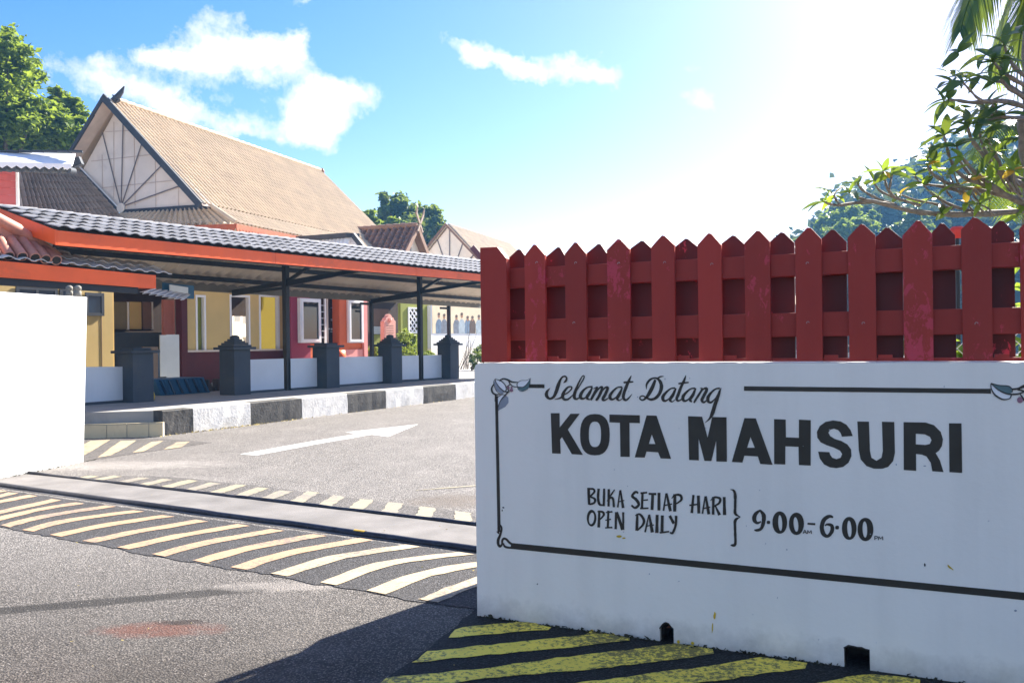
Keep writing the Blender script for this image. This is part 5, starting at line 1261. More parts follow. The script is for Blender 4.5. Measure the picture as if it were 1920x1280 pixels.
# courtyard bushes
def bush(label, lst, v, n_, s_, m, seed):
    bl = []
    for px, py, pr in lst:
        u, z = cz(px, py, v); p = CF.P(u, v, z); bl.append((p.x, p.y, p.z, pr*p.y/FPX))
    t = root('bush', (bl[0][0], bl[0][1], PZ), label, 'bush'); leaves('foliage', bl, n_, s_, m, t, seed, shell=.7)
    b = MB()
    for x in bl: b.tube([(x[0], x[1], PZ), (x[0]+.05, x[1], x[2])], [.04, .015], 5)
    b.build('stem', M['bark'], t)
bush('tall rounded clipped bush in front of the white lattice', [(763,635,17),(757,650,18),(772,650,16),(764,665,20)], 7.6, 6500, .075, M['leaf_bush'], 9)
bush('low yellow green hedge at the foot of the rounded bush', [(752,660,13),(770,664,12),(790,668,12),(805,668,10)], 6.8, 3600, .07, M['leaf_bush'], 10)
bush('low green bush right beside the kiosk corner', [(697,660,10),(706,656,10),(712,668,10)], 7.0, 2200, .07, M['leaf_bush'], 11)
bush('dark bush at the foot of the mural beside the sign wall', [(893,672,14),(905,662,16),(884,684,9)], 5.6, 2600, .08, M['leaf_mid'], 12)

HAZE = .0007
# ================================================================== MAIN HOUSE
GA = at(215, 189, 30.0)
HG = Frame((GA.x, GA.y), 111.2); HG.u = Vector((math.sin(R(111.2)), math.cos(R(111.2)), 0)); HG.v = Vector((-HG.u.y, HG.u.x, 0))
if HG.v.y < 0: HG.v = -HG.v
RD = Vector((math.sin(R(18.6)), math.cos(R(18.6)), 0))
def hp_(px, py, v=0.0): u, z = HG.pix(px, py, v); return HG.P(u, v, z)
house = root('gabled_house', (GA.x, GA.y, 0), 'large house with a steep tan tiled roof and a sunburst gable', 'house')
apex, foot = hp_(218, 189), hp_(400, 386); LR = 13.4
lfoot = hp_(128, 330)
corr('roof_slope', M['roof_tan'], apex-HG.v*.5, apex+RD*LR, foot-HG.v*.5, foot+RD*LR, 64, .045, house, rows=20, lip=.012, sub=8, prof_=BARREL)
b = MB(); lf2 = lfoot; b.hexa([lf2-Vector((0,0,.05)), lf2+RD*LR-Vector((0,0,.05)), apex+RD*LR-Vector((0,0,.05)), apex-Vector((0,0,.05)), lf2, lf2+RD*LR, apex+RD*LR+Vector((0,0,.0)), apex])
b.build('roof_slope', M['roof_tan'], house)
b = MB()
for k in range(34):
    p = apex+RD*(k*LR/34); b.tube([p+Vector((0,0,.02)), p+RD*(LR/34*1.06)+Vector((0,0,.04))], [.09, .105], 8)
b.build('ridge_tiles', M['roof_tan'], house, kind='stuff')
# verge barge boards
def barge(a_, c_, w=.32, th=.07, name='barge_board', m=None, off=-.06, parent=house, fr=HG):
    d = (c_-a_).normalized(); n_ = d.cross(fr.v).normalized()
    if n_.z > 0: n_ = -n_
    o = fr.v*off; b = MB(); b.hexa([a_+o, c_+o, c_+o+fr.v*th, a_+o+fr.v*th, a_+n_*w+o, c_+n_*w+o, c_+n_*w+o+fr.v*th, a_+n_*w+o+fr.v*th]); return b.build(name, m or M['barge'], parent)
ax_ = apex+Vector((0,0,.10))
barge(ax_-HG.v*.5, foot-HG.v*.5+Vector((0,0,.03)), .22); barge(ax_-HG.v*.5, lfoot-HG.v*.5, .12, off=-.061)
# soffit strips under the overhanging verge
b = MB(); a_, c_ = apex-Vector((0,0,.10)), foot-Vector((0,0,.06)); b.hexa([a_-HG.v*.51, c_-HG.v*.51, c_, a_, a_-HG.v*.51+Vector((0,0,.05)), c_-HG.v*.51+Vector((0,0,.05)), c_+Vector((0,0,.05)), a_+Vector((0,0,.05))]); b.build('verge_soffit', M['soffit'], house)
b = MB(); c_ = lfoot-Vector((0,0,.1)); b.hexa([a_-HG.v*.51, c_-HG.v*.51, c_, a_, a_-HG.v*.51+Vector((0,0,.05)), c_-HG.v*.51+Vector((0,0,.05)), c_+Vector((0,0,.05)), a_+Vector((0,0,.05))]); b.build('verge_soffit', M['soffit'], house)
# gable wall panels, slightly separated, cut to the triangle
gp = [hp_(219, 200), hp_(393, 386), hp_(300, 391), hp_(228, 397), hp_(150, 325)]
b = MB(); b.prism([p+HG.v*.04 for p in gp], HG.v*.12); b.build('gable_wall', M['gable'], house)
def gseam(a_, c_, w=.025, m=None, name='panel_joint', d=.03):
    p, q_ = hp_(*a_), hp_(*c_); b = MB(); b.bar(p+HG.v*d, q_+HG.v*d, .012, w, up=HG.v.cross((q_-p).normalized())); return b.build(name, m or M['soffit'], house)
for a_, c_ in (((196, 247), (250, 244)), ((170, 302), (306, 287)), ((190, 352), (322, 338)), ((212, 228), (212, 372)), ((250, 236), (252, 386)), ((290, 300), (291, 390)), ((333, 335), (334, 386)), ((190, 290), (191, 352))): gseam(a_, c_)
for (x, y) in ((192, 249), (231, 214), (269, 259), (307, 306), (344, 346)): gseam((227, 388), (x, y), .038, M['batten'], 'sunburst_batten', .0)
p = hp_(228, 390); b = MB(); b.tube([p-HG.v*.05, p+HG.v*.03], .17, 14); b.build('sunburst_boss', M['gable'], house)
gseam((226, 398), (396, 387), .16, M['barge'], 'flashing', -.02); gseam((150, 322), (224, 398), .26, M['barge'], 'flashing', -.02); gseam((150, 312), (222, 388), .05, M['white_trim'], 'flashing_edge', -.04)
# skirt roofs
C2 = foot+Vector((.948, -.319, 0)).normalized()*.95; C2.z = G(442, 418, 0).z; d_ = pray(442, 418); C2 = EYE+d_*(C2.y/d_.y)
C2b = C2+RD*16
corr('skirt_roof', M['roof_tan'], foot-Vector((0,0,.02)), foot+RD*14.2-Vector((0,0,.02)), C2, C2+RD*15.2, 66, .04, house, rows=4, lip=.014, sub=8, prof_=BARREL)
fl = hp_(226, 398); fdir = -HG.v*1.35; F1_ = C2.copy(); F2_ = fl-HG.v*1.1; F2_.z = C2.z
corr('skirt_roof', M['roof_tan'], fl-Vector((0,0,.04)), foot-Vector((0,0,.04)), F2_-HG.u*.6, F1_, 22, .045, house, rows=5, lip=.016, sub=8, prof_=BARREL)
b = MB(); b.tube([foot-HG.v*.1, C2+Vector((0,0,.03))], .075, 8); b.build('hip_tile', M['roof_tan'], house)
# scalloped eave boards
def scallop(a_, c_, n_, drop, th, m, parent, name='scalloped_fascia'):
    out = [a_]; L_ = (c_-a_)
    out = [a_+Vector((0,0,.02)), c_+Vector((0,0,.02))]
    for k in range(n_, 0, -1):
        s1_, s0_ = k/n_, (k-1)/n_; out += [a_.lerp(c_, s1_)-Vector((0,0,drop*.45)), a_.lerp(c_, (s0_+s1_)/2)-Vector((0,0,drop))]
    out.append(a_-Vector((0,0,drop*.45)))
    nn = L_.cross(Vector((0,0,1))).normalized()*th; b = MB(); b.prism(out, nn); return b.build(name, m, parent)
e0, e1 = C2-Vector((0,0,.05)), C2+RD*15-Vector((0,0,.05))
scallop(e0, e1, 90, .26, .03, M['eave_red'], house); scallop(F2_-HG.u*.6-Vector((0,0,.05)), C2-Vector((0,0,.05)), 24, .26, .03, M['eave_red'], house)
# walls below
b = MB(); w0 = foot-HG.u*6.2; c4 = [foot-HG.u*.2, foot-HG.u*.2+RD*13.2, foot-HG.u*8+RD*13.2, foot-HG.u*8]
b.prism([Vector((p.x, p.y, PZ)) for p in c4], (0, 0, foot.z-PZ-.1)); b.build('house_wall', M['gable'], house)
# horns on the ridge
def horn(a_, pts, w, parent, m, name='roof_horn'):
    b = MB(); P_ = [at(x, y, a_) for x, y in pts]; b.tube(P_, w, 6); b.build(name, m, parent)
horn(29.7, [(213,190),(222,180),(228,172),(233,162)], [.12,.10,.08,.02], house, M['barge']); horn(29.7, [(222,190),(217,184),(211,178)], [.1,.06,.02], house, M['barge'])
horn(42.6, [(600,326),(594,318),(586,313),(580,309)], [.1,.1,.07,.02], house, M['barge']); horn(42.6, [(596,326),(600,322),(607,319)], [.13,.15,.12], house, M['mid_brown'])
# dark left wing roof
A_, B_ = at(28, 311, 27.2), at(152, 326, 30.2); D_, E2 = at(35, 455, 25.0), at(236, 418, 29.2)
wing = root('side_wing_roof', (A_.x, A_.y, 0), 'weathered dark grey tiled roof between the red clad house and the gable', 'roof')
corr('roof_slope', M['roof_dark'], A_, B_, at(60, 470, 25.6), at(252, 436, 29.0), 20, .10, wing, rows=10, lip=.03, sub=8, prof_=BARREL)
b = MB(); b.tube([A_, B_], .08, 6); b.build('ridge', M['roof_dark'], wing)
b = MB(); b.face([at(20, 330, 27.0), A_, at(60, 470, 25.5), at(20, 470, 25.0)]); b.build('end_panel', M['roof_tan'], wing, fix=False)
# ---------------------------------------------------- red clad house at far left
rc = root('red_clad_house', at(0, 640, 23), 'red clad wall with white guttered roof edge at the left border', 'house')
RF = Frame(((at(31, 400, 23)).x, 23), 72)
rz = lambda y: RF.pix(31, y)[1]
for k, (y0, y1) in enumerate(((306,316),(316.5,327),(327.5,339),(339.5,352),(352.5,366),(366.5,382),(382.5,400),(400.5,425))):
    b = MB(); zt_, zb_ = rz(y0), rz(y1); P = RF.P
    b.hexa([P(-5,-.035,zb_),P(0,-.035,zb_),P(0,.02,zb_),P(-5,.1,zb_),P(-5,-.0,zt_),P(0,-.0,zt_),P(0,.02,zt_),P(-5,.1,zt_)]); b.build('cladding_board', M['red_clad'], rc)
b = MB(); b.box(RF, 0.002, .06, -.06, .02, rz(425), rz(318)); b.build('corner_trim', M['white_trim'], rc)
g0, g1, g2, g3 = at(-60, 284, 22.2), at(140, 288, 23.4), at(-60, 305, 21.6), at(134, 311, 22.8)
b = MB(); b.hexa([g2, g3, g3+Vector((0,.05,0)), g2+Vector((0,.05,0)), g0, g1, g1+Vector((0,.05,0)), g0+Vector((0,.05,0))]); b.build('roof_edge', M['gutter'], rc)
scallop(g2+Vector((0,0,.02)), g3+Vector((0,0,.02)), 11, .13, .04, M['gutter'], rc, 'scalloped_edge')
b = MB()
for k in range(11): p = g2.lerp(g3, (k+.5)/11); b.tube([p+Vector((0,.06,-.10)), p+Vector((.0,.35,-.07))], .08, 10)
b.build('tile_ends', M['grey_pillar'], rc)
b = MB()
for k in range(9): b.bar(at(-60+24*k, 283.5, 22.3+.1*k), at(-60+24*k+23, 284.5, 22.4+.1*k), .12, .05)
b.build('coping', M['grey_pillar'], rc); b = MB(); b.bar(at(140, 298, 23.5), at(146, 312, 23.5), .15, .3); b.build('end_cap', M['grey_pillar'], rc)
b = MB(); b.box(RF, -5, -.6, .11, .4, PZ, rz(306)); b.build('house_wall', M['maroon'], rc)

# ---------------------------------------------------- brown roofed house with crossed finials
Y2 = 38.0; r0 = at(782, 424, Y2); gdir = -HG.u; run = 7.4
h2 = root('brown_roofed_house', (r0.x, r0.y, 0), 'smaller house with a weathered brown tiled roof and crossed wooden finials', 'house')
rl = r0+gdir*run; dn = at(757, 478, Y2-1.3*.948)-r0; dn = dn*1.5
corr('roof_slope', M['roof_brown'], r0, rl, r0+dn, rl+dn, 24, .08, h2, rows=10, lip=.04, sub=8, prof_=BARREL)
b = MB()
for k in range(20): p = r0+gdir*(k*run/20); b.tube([p+Vector((0,0,.03)), p+gdir*(run/20*1.1)+Vector((0,0,.05))], [.11, .13], 8)
b.build('ridge_tiles', M['roof_brown'], h2, kind='stuff')
rb = RD*3.4; rb.z = 0; dnb = Vector((dn.x*-1, dn.y*-1, dn.z)) ; dnb = RD*math.hypot(dn.x, dn.y)+Vector((0,0,dn.z))
b = MB(); b.hexa([r0+dnb-Vector((0,0,.05)), rl+dnb-Vector((0,0,.05)), rl-Vector((0,0,.05)), r0-Vector((0,0,.05)), r0+dnb, rl+dnb, rl, r0]); b.build('roof_slope', M['roof_brown'], h2)
ins = -HG.u*.35
b = MB(); b.prism([r0+ins-Vector((0,0,.08)), r0+dn+ins, Vector(((r0+dn+ins).x, (r0+dn+ins).y, 3.9)), Vector(((r0+dnb+ins).x, (r0+dnb+ins).y, 3.9)), r0+dnb+ins], ins*.5); b.build('gable_wall', M['gable'], h2)
for e_, m_ in ((dn, M['roof_brown']), (dnb, M['mid_brown'])):
    b = MB(); b.bar(r0+HG.u*.03-Vector((0,0,.05)), r0+e_+HG.u*.03-Vector((0,0,.05)), .08, .22); b.build('barge_board', m_, h2)
for s_ in (1, -1):
    b = MB(); c_ = r0+HG.u*.12; a_ = c_-RD*s_*.25-Vector((0,0,.25)); e_ = c_+RD*s_*.32+Vector((0,0,.5)); e2 = c_+RD*s_*.36+HG.u*.05+Vector((0,0,.78))
    # broad flat blades
    side = HG.u*.02; 
    b.prism([a_-RD*.05, a_+RD*.07, e_+RD*(.09 if s_ > 0 else .05), e2, e_-RD*(.05 if s_ > 0 else .09)], HG.u*.05); b.build('finial', M['finial'], h2)
b = MB(); c_ = r0+(dn+dnb)*.3+HG.u*(-.30); b.bar(c_+Vector((0,0,.6)), c_-Vector((0,0,1.6)), .03, .07); b.build('batten', M['batten'], h2)

# ---------------------------------------------------- far pale gable house
Y3 = 50.0; a3_ = at(840, 419, Y3)
h3 = root('pale_gable_house', (a3_.x, a3_.y, 0), 'farthest house with a pale battened gable and light tan roof', 'house')
HG3 = Frame((a3_.x, a3_.y), 90); HG3.u, HG3.v = HG.u, HG.v
def h3p(px, py, v=0.0): u, z = HG3.pix(px, py, v); return HG3.P(u, v, z)
f3, l3 = h3p(935, 520), h3p(775, 500); 
corr('roof_slope', M['roof_tan'], a3_, a3_+RD*11, f3, f3+RD*11, 44, .045, h3, rows=14, lip=.014, sub=8, prof_=BARREL)
b = MB(); b.hexa([l3-Vector((0,0,.05)), l3+RD*11-Vector((0,0,.05)), a3_+RD*11-Vector((0,0,.05)), a3_-Vector((0,0,.05)), l3, l3+RD*11, a3_+RD*11, a3_]); b.build('roof_slope', M['roof_tan'], h3)
b = MB(); b.prism([p+HG.v*.1 for p in (h3p(840, 424), h3p(930, 520), h3p(780, 500))], HG.v*.2); b.build('gable_wall', M['gable'], h3)
b = MB(); fa3, fl3 = h3p(930, 520), h3p(780, 500); b.prism([Vector((fa3.x, fa3.y, PZ))+HG.v*.1, fa3+HG.v*.1, fl3+HG.v*.1, Vector((fl3.x, fl3.y, PZ))+HG.v*.1], HG.v*.2); b.build('house_wall', M['gable'], h3)
barge(a3_-HG.v*.3, f3-HG.v*.3, .12, .06, m=M['mid_brown'], parent=h3, fr=HG3); barge(a3_-HG.v*.3, l3-HG.v*.3, .12, .06, m=M['mid_brown'], parent=h3, fr=HG3, off=-.061)
b = MB(); b.bar(h3p(885, 463, -.4), h3p(930, 515, -.4), .08, .30); b.build('eave_board', M['maroon'], h3)
for a_, c_ in (((843, 424), (843, 520)), ((820, 449), (832, 485)), ((870, 449), (856, 490)), ((892, 476), (872, 492)), ((893, 470), (878, 492))):
    b = MB(); b.bar(h3p(*a_, .08), h3p(*c_, .08), .03, .06); b.build('batten', M['batten'], h3)

# ---------------------------------------------------- little hut roof between
Y4 = 29.0
h4 = root('small_hut', at(640, 640, Y4), 'little hut with a dark ridge and white scalloped gable behind the canopy', 'hut')
ra, rb_ = at(566, 448, 31.5), at(662, 441, Y4)
b = MB(); b.bar(ra, rb_, .5, .14); b.build('ridge_board', M['barge'], h4)
b = MB(); b.prism([rb_+Vector((.02,0,-.02)), at(684, 467, Y4-.3), at(684, 500, Y4-.3), at(590, 500, Y4+1.2), at(600, 458, Y4+1.4)], (0, .08, 0)); b.build('gable_wall', M['gutter'], h4)
b = MB(); b.bar(rb_+Vector((.02,-.1,0)), at(686, 470, Y4-.3)+Vector((0,-.1,0)), .12, .16); b.build('barge_board', M['barge'], h4)
corr('scalloped_edge', M['white_trim'], at(592, 452, 30.6), at(656, 447, Y4-.1), at(594, 460, 30.5), at(652, 458, Y4-.2), 9, .06, h4, sub=6, thick=.02)

# ================================================================== FOREST HILL ON THE RIGHT
prof = [(1300, 640), (1470, 640), (1528, 500), (1540, 425), (1600, 385), (1670, 345), (1730, 310), (1790, 275), (1850, 250), (1920, 225), (2050, 190), (2250, 170), (2600, 210), (3000, 300)]
YH = 160.0
def hz(px): 
    for (x0, y0), (x1, y1) in zip(prof[:-1], prof[1:]):
        if x0 <= px <= x1: return y0+(y1-y0)*(px-x0)/(x1-x0)
    return 560
b = MB(); cols = 60; rows_ = 10; vs = []
for i in range(cols+1):
    px = 1515+(3000-1515)*i/cols; top = at(px, hz(px)+9, YH)
    for j in range(rows_+1):
        f = j/rows_; y_ = YH-80*(1-f); x_ = top.x*(y_/YH); z_ = (top.z)*(f**.8)+noise.noise(Vector((x_*.03, y_*.03, 0)))*4*f-2
        vs.append((x_, y_, z_))
    vs.append((top.x*1.05+(6 if i == 0 else 0), YH+40, -2))
W_ = rows_+2; b.add(vs, [(i*W_+j, (i+1)*W_+j, (i+1)*W_+j+1, i*W_+j+1) for i in range(cols) for j in range(W_-1)], True)
hill = b.build('hill', M['hill_soil'], kind='structure', fix=False)
rr = random.Random(21); bl = []
for k in range(330):
    px = 1532+1100*rr.random()**.9; f = rr.random()**.7; top = at(px, hz(px)+5, YH); y_ = YH-80*(1-f)
    x_ = top.x*(y_/YH); z_ = top.z*(f**.8)+rr.uniform(-1, 1.5); bl.append((x_, y_, z_, rr.uniform(2.6, 5.6)*(1 if f < .8 else .62)))
bl += [(x, y, z, r) for x, y, z, r in blobs_at([(1752,270,9),(1762,262,7),(1708,300,7),(1545,412,9),(1552,400,8),(1600,382,9),(1680,338,9),(1782,262,9)], YH-1, 2, 5)]
w_ = leaves('forest', bl, 60000, 1.5, M['leaf_hill'], None, 31, shell=.6); tag(w_, 'forest covering the bluish hill behind the fence at right', 'forest')
bl = [(x+rr.uniform(-3, 3), 118+rr.uniform(-8, 8)+.2*abs(x), rr.uniform(1.2, 3.2), rr.uniform(2.2, 4.0)) for x in range(2, 78, 3)]
w_ = leaves('far_woodland', bl, 12000, 1.1, M['leaf_mid'], None, 33, shell=.5); tag(w_, 'low band of distant trees beyond the drive, behind the fence', 'woodland')
# nearer pale trees at the hill's foot
tree('hillside_tree', 'grey green tree at the left foot of the hill, just over the fence', gbase(1580, 90), blobs_at([(1560,425,26),(1590,408,22),(1548,445,20),(1615,430,24),(1585,450,34),(1638,405,12)], 90, 3, 6), 9000, .6, M['leaf_mid_pale'], .5, 6, shell=.4)
tree('hillside_tree', 'grey green tree in front of the hill, over the middle pickets', gbase(1690, 85), blobs_at([(1690,440,24),(1720,420,22),(1665,450,20),(1710,450,34)], 85, 3, 7), 7000, .6, M['leaf_mid'], .5, 7, shell=.4)
tree('hillside_tree', 'low dark tree tops just showing over the middle pickets', gbase(1480, 100), blobs_at([(1452,462,12),(1475,458,10),(1497,455,9),(1518,462,12)], 100, 2, 8), 2600, .6, M['leaf_mid'], .4, 8, shell=.4)

# ================================================================== SHRUBS BEHIND THE FENCE
for i, (u, lb) in enumerate(((2.15, 'yellow green shrub behind the middle of the red fence'), (2.9, 'yellow green shrub behind the right part of the red fence'), (3.8, 'yellow green shrub behind the far right of the red fence'))):
    c_ = SW.P(u, 2.3, 0); bl = [(c_.x+rnd.uniform(-.3, .3), c_.y+rnd.uniform(-.2, .2), z, r) for z, r in ((.5, .45), (.95, .42), (1.4, .40 if i else .3), (1.75 if i else 1.5, .28))]
    t = root('shrub', c_, lb, 'shrub'); leaves('foliage', bl, 1500, .10, M['leaf_frangi'], t, 40+i, shell=.5); b = MB()
    for x in bl: b.tube([(c_.x, c_.y, 0), (x[0], x[1], x[2])], [.02, .008], 5)
    b.build('stem', M['frangi_bark'], t)

# ================================================================== FRANGIPANI
FY = 7.0
fr_ = root('frangipani_tree', (at(1990, 640, FY+.3).x, FY+.3, 0), 'gnarled frangipani with bare grey branches and pale green leaf clusters', 'tree')
FC = lambda x, y, dy=0: at(1440+x/2.909, y/2.909, FY+dy)
tips = []
def branch(pts, r0_, r1_, dy0=0, dy1=0, tip=None, m=None):
    sm = smooth([(x, y) for x, y in pts], 4); n_ = len(sm); ctr = []
    for i, (x, y) in enumerate(sm):
        f = i/(n_-1); ctr.append(FC(x, y, dy0+(dy1-dy0)*f+.05*math.sin(7*f+x*.01)))
    rads = [max(.003, .8*(r0_+(r1_-r0_)*i/(n_-1))*(1+.18*math.sin(i*1.7+x))) for i in range(n_)]
    b = MB(); b.tube(ctr, rads, 8); b.build('branch', m or M['frangi_bark'], fr_)
    if tip: tips.append((ctr[0], (ctr[0]-ctr[1]).normalized(), tip))
B_ = branch
B_([(310,1105),(380,1120),(490,1105),(600,1105),(780,1150),(1000,1170),(1200,1165),(1500,1140)], .010, .034, -.3, .2, 4)
B_([(360,1065),(372,1090),(392,1116)], .010, .012, -.3, -.3, 3); B_([(445,1050),(500,1080),(560,1096),(640,1110)], .012, .018, -.2, -.2, 4)
B_([(490,1003),(520,1040),(600,1085),(700,1120)], .010, .016, -.1, 0, 3); B_([(575,985),(610,1040),(700,1080),(830,1120)], .009, .016, 0, 0, 2)
B_([(628,935),(640,990),(655,1035),(690,1075)], .011, .014, -.2, -.1, 5); B_([(676,950),(668,1000),(660,1040)], .010, .012, -.2, -.15, 4)
B_([(720,1060),(800,1090),(900,1110),(1010,1140)], .008, .016, .1, .1, 2); B_([(850,1010),(900,1060),(1000,1120),(1100,1150)], .009, .02, .0, .2, 3)
B_([(870,905),(900,950),(980,1000),(1100,1030),(1260,1060),(1500,1120)], .010, .03, -.1, .25, 3)
B_([(800,960),(840,1000),(960,1020),(1100,1060)], .009, .02, .1, .2, 3); B_([(985,545),(1030,548),(1120,560),(1280,552),(1450,600)], .010, .03, -.3, .1, 3)
B_([(1062,450),(1100,490),(1150,540),(1220,560)], .009, .016, -.3, -.1, 4); B_([(1148,665),(1200,655),(1270,640),(1360,640),(1450,650)], .009, .018, -.1, .1, None)
B_([(1218,628),(1260,632),(1320,640)], .008, .012, -.1, 0, None); B_([(1225,570),(1250,610),(1310,640),(1400,650)], .010, .016, -.1, 0, None)
B_([(960,740),(975,800),(1000,880),(1060,960),(1180,1010)], .011, .022, -.1, .1, 5); B_([(1090,690),(1110,760),(1180,850),(1260,940),(1400,1010)], .012, .035, .0, .2, 4)
B_([(1030,800),(1050,880),(1100,950),(1160,1000)], .010, .02, -.1, .1, 5); B_([(1155,690),(1160,760),(1190,830),(1240,900)], .010, .018, .1, .2, 4)
B_([(1060,860),(1110,920),(1200,1000),(1330,1080),(1500,1130)], .012, .04, -.2, .2, 4); B_([(1240,830),(1260,880),(1290,960),(1340,1040)], .011, .02, -.1, .2, 5)
B_([(1200,760),(1225,830),(1260,900),(1330,960),(1450,1000)], .010, .03, .1, .3, 3); B_([(1340,930),(1345,1000),(1380,1060)], .010, .016, -.2, .1, 4)
B_([(1180,1090),(1150,1060),(1130,1030)], .012, .009, .0, -.1, None); B_([(1270,420),(1300,470),(1380,520),(1450,560)], .014, .03, -.1, .2, 5)
B_([(1230,340),(1290,400),(1370,450),(1480,500)], .012, .03, -.2, .1, 5); B_([(1290,250),(1320,330),(1380,400),(1480,450)], .012, .03, 0, .2, 5)
B_([(1150,420),(1220,440),(1290,455),(1400,520)], .010, .02, .1, .2, 4)
B_([(1450,-200),(1420,300),(1430,560),(1400,700),(1430,900),(1460,1200),(1500,1500),(1560,1900)], .05, .10, .3, .3, None)
for k in range(16):
    x = rnd.uniform(940, 1380); y = rnd.uniform(1000, 1170); B_([(x-rnd.uniform(10, 50), y-rnd.uniform(50, 110)), (x, y-30), (x+30, y+8)], .007, .012, rnd.uniform(-.2, .2), rnd.uniform(-.1, .2), rnd.choice([None, 2, 3]))
def leaf_mesh(L_, W_, m, bend=.2):
    n_ = 6; vs = []
    for i in range(n_+1):
        t_ = i/n_; w = W_*(math.sin(math.pi*min(1, t_**.8*.97+.03)))**.8*.5; y_ = t_*L_; z_ = -bend*L_*t_*t_
        vs += [(-w, y_, z_+w*.35), (0, y_, z_), (w, y_, z_+w*.35)]
    fs = []
    for i in range(n_): fs += [(3*i, 3*i+1, 3*i+4, 3*i+3), (3*i+1, 3*i+2, 3*i+5, 3*i+4)]
    me = bpy.data.meshes.new('leaf'); me.from_pydata(vs, [], fs); me.polygons.foreach_set('use_smooth', [True]*len(fs)); me.materials.append(m); me.update(); return me
lms = [leaf_mesh(.155, .052, M['leaf_frangi'], .25), leaf_mesh(.13, .055, M['leaf_frangi'], .1), leaf_mesh(.16, .05, M['leaf_frangi'], .4)]
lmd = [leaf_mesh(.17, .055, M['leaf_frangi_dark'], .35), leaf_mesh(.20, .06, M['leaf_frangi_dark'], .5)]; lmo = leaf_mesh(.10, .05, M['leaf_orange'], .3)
rr = random.Random(17); nl = 0
extra = [(FC(rr.uniform(950, 1396), rr.uniform(150, 700), rr.uniform(-.3, .4)), Vector((rr.uniform(-1, .2), -.3, rr.uniform(-.3, .8))), rr.randint(2, 4)) for _ in range(16)]
extra += [(FC(rr.uniform(760, 1396), rr.uniform(720, 1230), rr.uniform(-.2, .5)), Vector((rr.uniform(-1, .4), -.3, rr.uniform(0, 1))), rr.randint(2, 4)) for _ in range(30)]
for (p, d, n_) in tips+extra:
    for k in range(n_+1):
        if nl >= 290: break
        a_ = 2*math.pi*(k+rr.random()*.6)/(n_+1)
        up_ = (d*.7+Vector((0,0,.45))).normalized(); sx = up_.cross(Vector((0,1,0)))
        sx = sx.normalized() if sx.length > .01 else Vector((1,0,0)); sy = up_.cross(sx)
        dr = (up_*rr.uniform(.15, .8)+(sx*math.cos(a_)+sy*math.sin(a_))*1.0).normalized(); z_ = (Vector((0,-.35,1))-dr*dr.dot(Vector((0,-.35,1)))).normalized(); x_ = dr.cross(z_)
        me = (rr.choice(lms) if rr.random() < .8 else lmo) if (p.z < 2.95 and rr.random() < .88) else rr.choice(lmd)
        s_ = rr.uniform(.75, 1.2)
        mt = Matrix(((x_.x*s_, dr.x*s_, z_.x*s_, p.x), (x_.y*s_, dr.y*s_, z_.y*s_, p.y), (x_.z*s_, dr.z*s_, z_.z*s_, p.z), (0,0,0,1))) @ Matrix.Rotation(rr.uniform(-.6, .6), 4, 'Y')
        o = link_mesh('leaf', me, fr_); mt.translation -= OFF[fr_.name]; o.matrix_local = mt; nl += 1

# ================================================================== PALMS
def frond(parent, pts, nl_, L_, m, droop=.5, w=.035, spread=.9, seed=0):
    """feather palm frond: midrib with two rows of narrow leaflets"""
    rr = random.Random(seed); sm = [Vector(p) for p in smooth([tuple(p) for p in pts], 10)]; b = MB()
    b.tube(sm, [.022-.018*i/len(sm) for i in range(len(sm))], 5)
    vs = []; fs = []; n_ = len(sm)
    for k in range(nl_):
        f = .08+.92*k/nl_; i = min(n_-2, int(f*(n_-1))); p = sm[i].lerp(sm[i+1], f*(n_-1)-i); d = (sm[i+1]-sm[i]).normalized()
        sd_ = d.cross(Vector((0,0,1))).normalized()
        for s_ in (1, -1):
            l_ = L_*(math.sin(math.pi*min(.97, .18+.8*f)))**.7*rr.uniform(.85, 1.1); dr = (sd_*s_*spread+d*.75+Vector((0,0,.1))).normalized()
            ww = w*rr.uniform(.7, 1.1); q_ = len(vs); prev = None
            for j in range(5):
                t_ = j/4; c_ = p+dr*l_*t_+Vector((0,0,-droop*l_*t_*t_)); wd = ww*(1-t_)**.6*(.6 if j == 0 else 1)/2; nn = d*wd
                vs += [c_-nn, c_+nn]
            fs += [(q_+2*j, q_+2*j+1, q_+2*j+3, q_+2*j+2) for j in range(4)]
    b.add(vs, fs); return b.build('frond', m, parent, fix=False)
PC = at(2040, -190, 8.2)
pm = root('palm_tree', (PC.x, PC.y, 0), 'tall palm whose drooping feathery fronds hang into the top right corner', 'palm tree')
b = MB(); b.tube([(PC.x, PC.y, 0), (PC.x+.1, PC.y, 2.5), (PC.x, PC.y, PC.z)], [.13, .1, .08], 10); b.build('trunk', M['frangi_bark'], pm)
Q = lambda x, y, Y: at(x, y, Y)
frond(pm, [PC, Q(1960,-190,8.1), Q(1875,-110,8.0), Q(1822,-10,7.9), Q(1800,60,7.85)], 84, .62, M['palm'], .7, .07, .55, 1)
frond(pm, [PC, Q(1990,-160,8.4), Q(1930,-90,8.5), Q(1885,20,8.6), Q(1865,150,8.7)], 74, .58, M['palm_lit'], .8, .06, .6, 2)
frond(pm, [PC, Q(2000,-140,8.0), Q(1950,-60,7.9), Q(1915,60,7.8), Q(1905,170,7.8)], 76, .6, M['palm'], .8, .065, .6, 3)
frond(pm, [PC, Q(2080,-200,8.0), Q(2140,-100,7.8), Q(2170,40,7.7)], 36, .6, M['palm'], .7, .034, .8, 4); frond(pm, [PC, Q(2050,-260,8.6), Q(2040,-280,9.2), Q(2030,-200,9.8)], 30, .6, M['palm'], .7, .034, .8, 5)
P2 = at(1925, 262, 10.5)
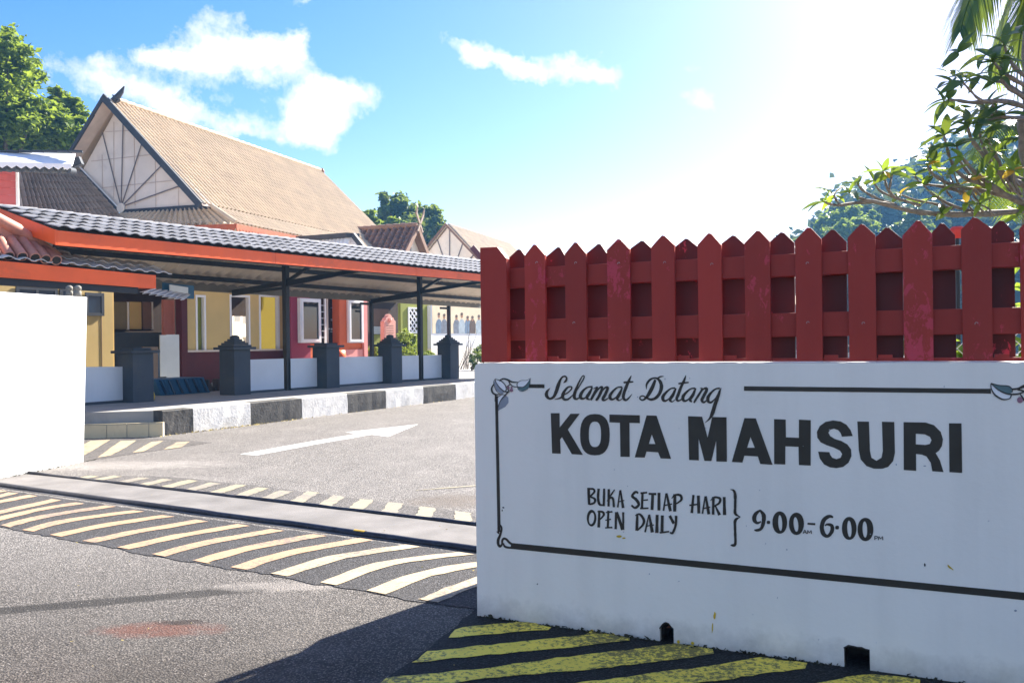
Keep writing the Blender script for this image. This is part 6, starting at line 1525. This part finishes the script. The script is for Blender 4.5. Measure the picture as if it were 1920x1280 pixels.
p2_ = root('fan_palm', (P2.x, P2.y, 0), 'smaller bright palm behind the frangipani branches', 'palm tree')
b = MB(); b.tube([(P2.x, P2.y, 0), (P2.x, P2.y, P2.z)], [.09, .06], 8); b.build('trunk', M['frangi_bark'], p2_)
for i, e_ in enumerate((((1890,235),(1850,250),(1820,300)), ((1880,262),(1845,290),(1825,350)), ((1895,300),(1870,340),(1850,400)), ((1960,240),(2000,260),(2020,320)), ((1910,300),(1905,350),(1895,410)), ((1905,230),(1880,232),(1850,262)))):
    frond(p2_, [P2]+[Q(x, y, 10.5-.15*j) for j, (x, y) in enumerate(e_)], 34, .42, M['palm_lit'] if i % 2 == 0 else M['palm'], .5, .045, .9, 20+i)

# ================================================================== SMALL THINGS
c0 = G(-80, 1370); t = root('traffic_cone', c0, 'red traffic cone cut off by the lower left corner', 'cone')
b = MB(); b.lathe(c0, [(.155,.02),(.15,.04),(.13,.1),(.03,.62),(.02,.64)], 20); b.build('cone', M['cone_red'], t); b = MB(); b.abox(c0.x-.15, c0.x+.13, c0.y-.14, c0.y+.14, 0, .02); b.build('base', M['steel_black'], t)
p = at(1795, 436, 9.0); t = root('red_lamp', (p.x, p.y, p.z-.1), 'small bright red object peeping over the fence under the branches', 'lamp'); b = MB(); b.lathe((p.x, p.y, p.z-.06), [(.03,0),(.07,.02),(.08,.09),(.05,.12)], 10); b.build('shade', M['lantern_red'], t)
b = MB(); b.tube([(p.x, p.y, .0), (p.x, p.y, p.z-.06)], .02, 6); b.build('pole', M['steel_black'], t)

# ================================================================== HAZE
hm = bpy.data.materials.new('haze'); hm.use_nodes = True; nt = hm.node_tree; nt.nodes.clear()
pv_ = nt.nodes.new('ShaderNodeVolumePrincipled'); pv_.inputs['Color'].default_value = (.2, .52, 1, 1); pv_.inputs['Density'].default_value = HAZE; pv_.inputs['Anisotropy'].default_value = .3
nt.links.new(pv_.outputs[0], nt.nodes.new('ShaderNodeOutputMaterial').inputs['Volume'])
b = MB(); b.abox(-370, 370, -60, 345, -1, 48); hz_ = b.build('haze', hm, None, kind='stuff'); tag(hz_, 'thin bluish haze filling the air over the whole place', 'haze')
print('MAIN TRIS', sum(len(o.data.polygons) for o in COL.objects if o.type == 'MESH'), len(COL.objects))
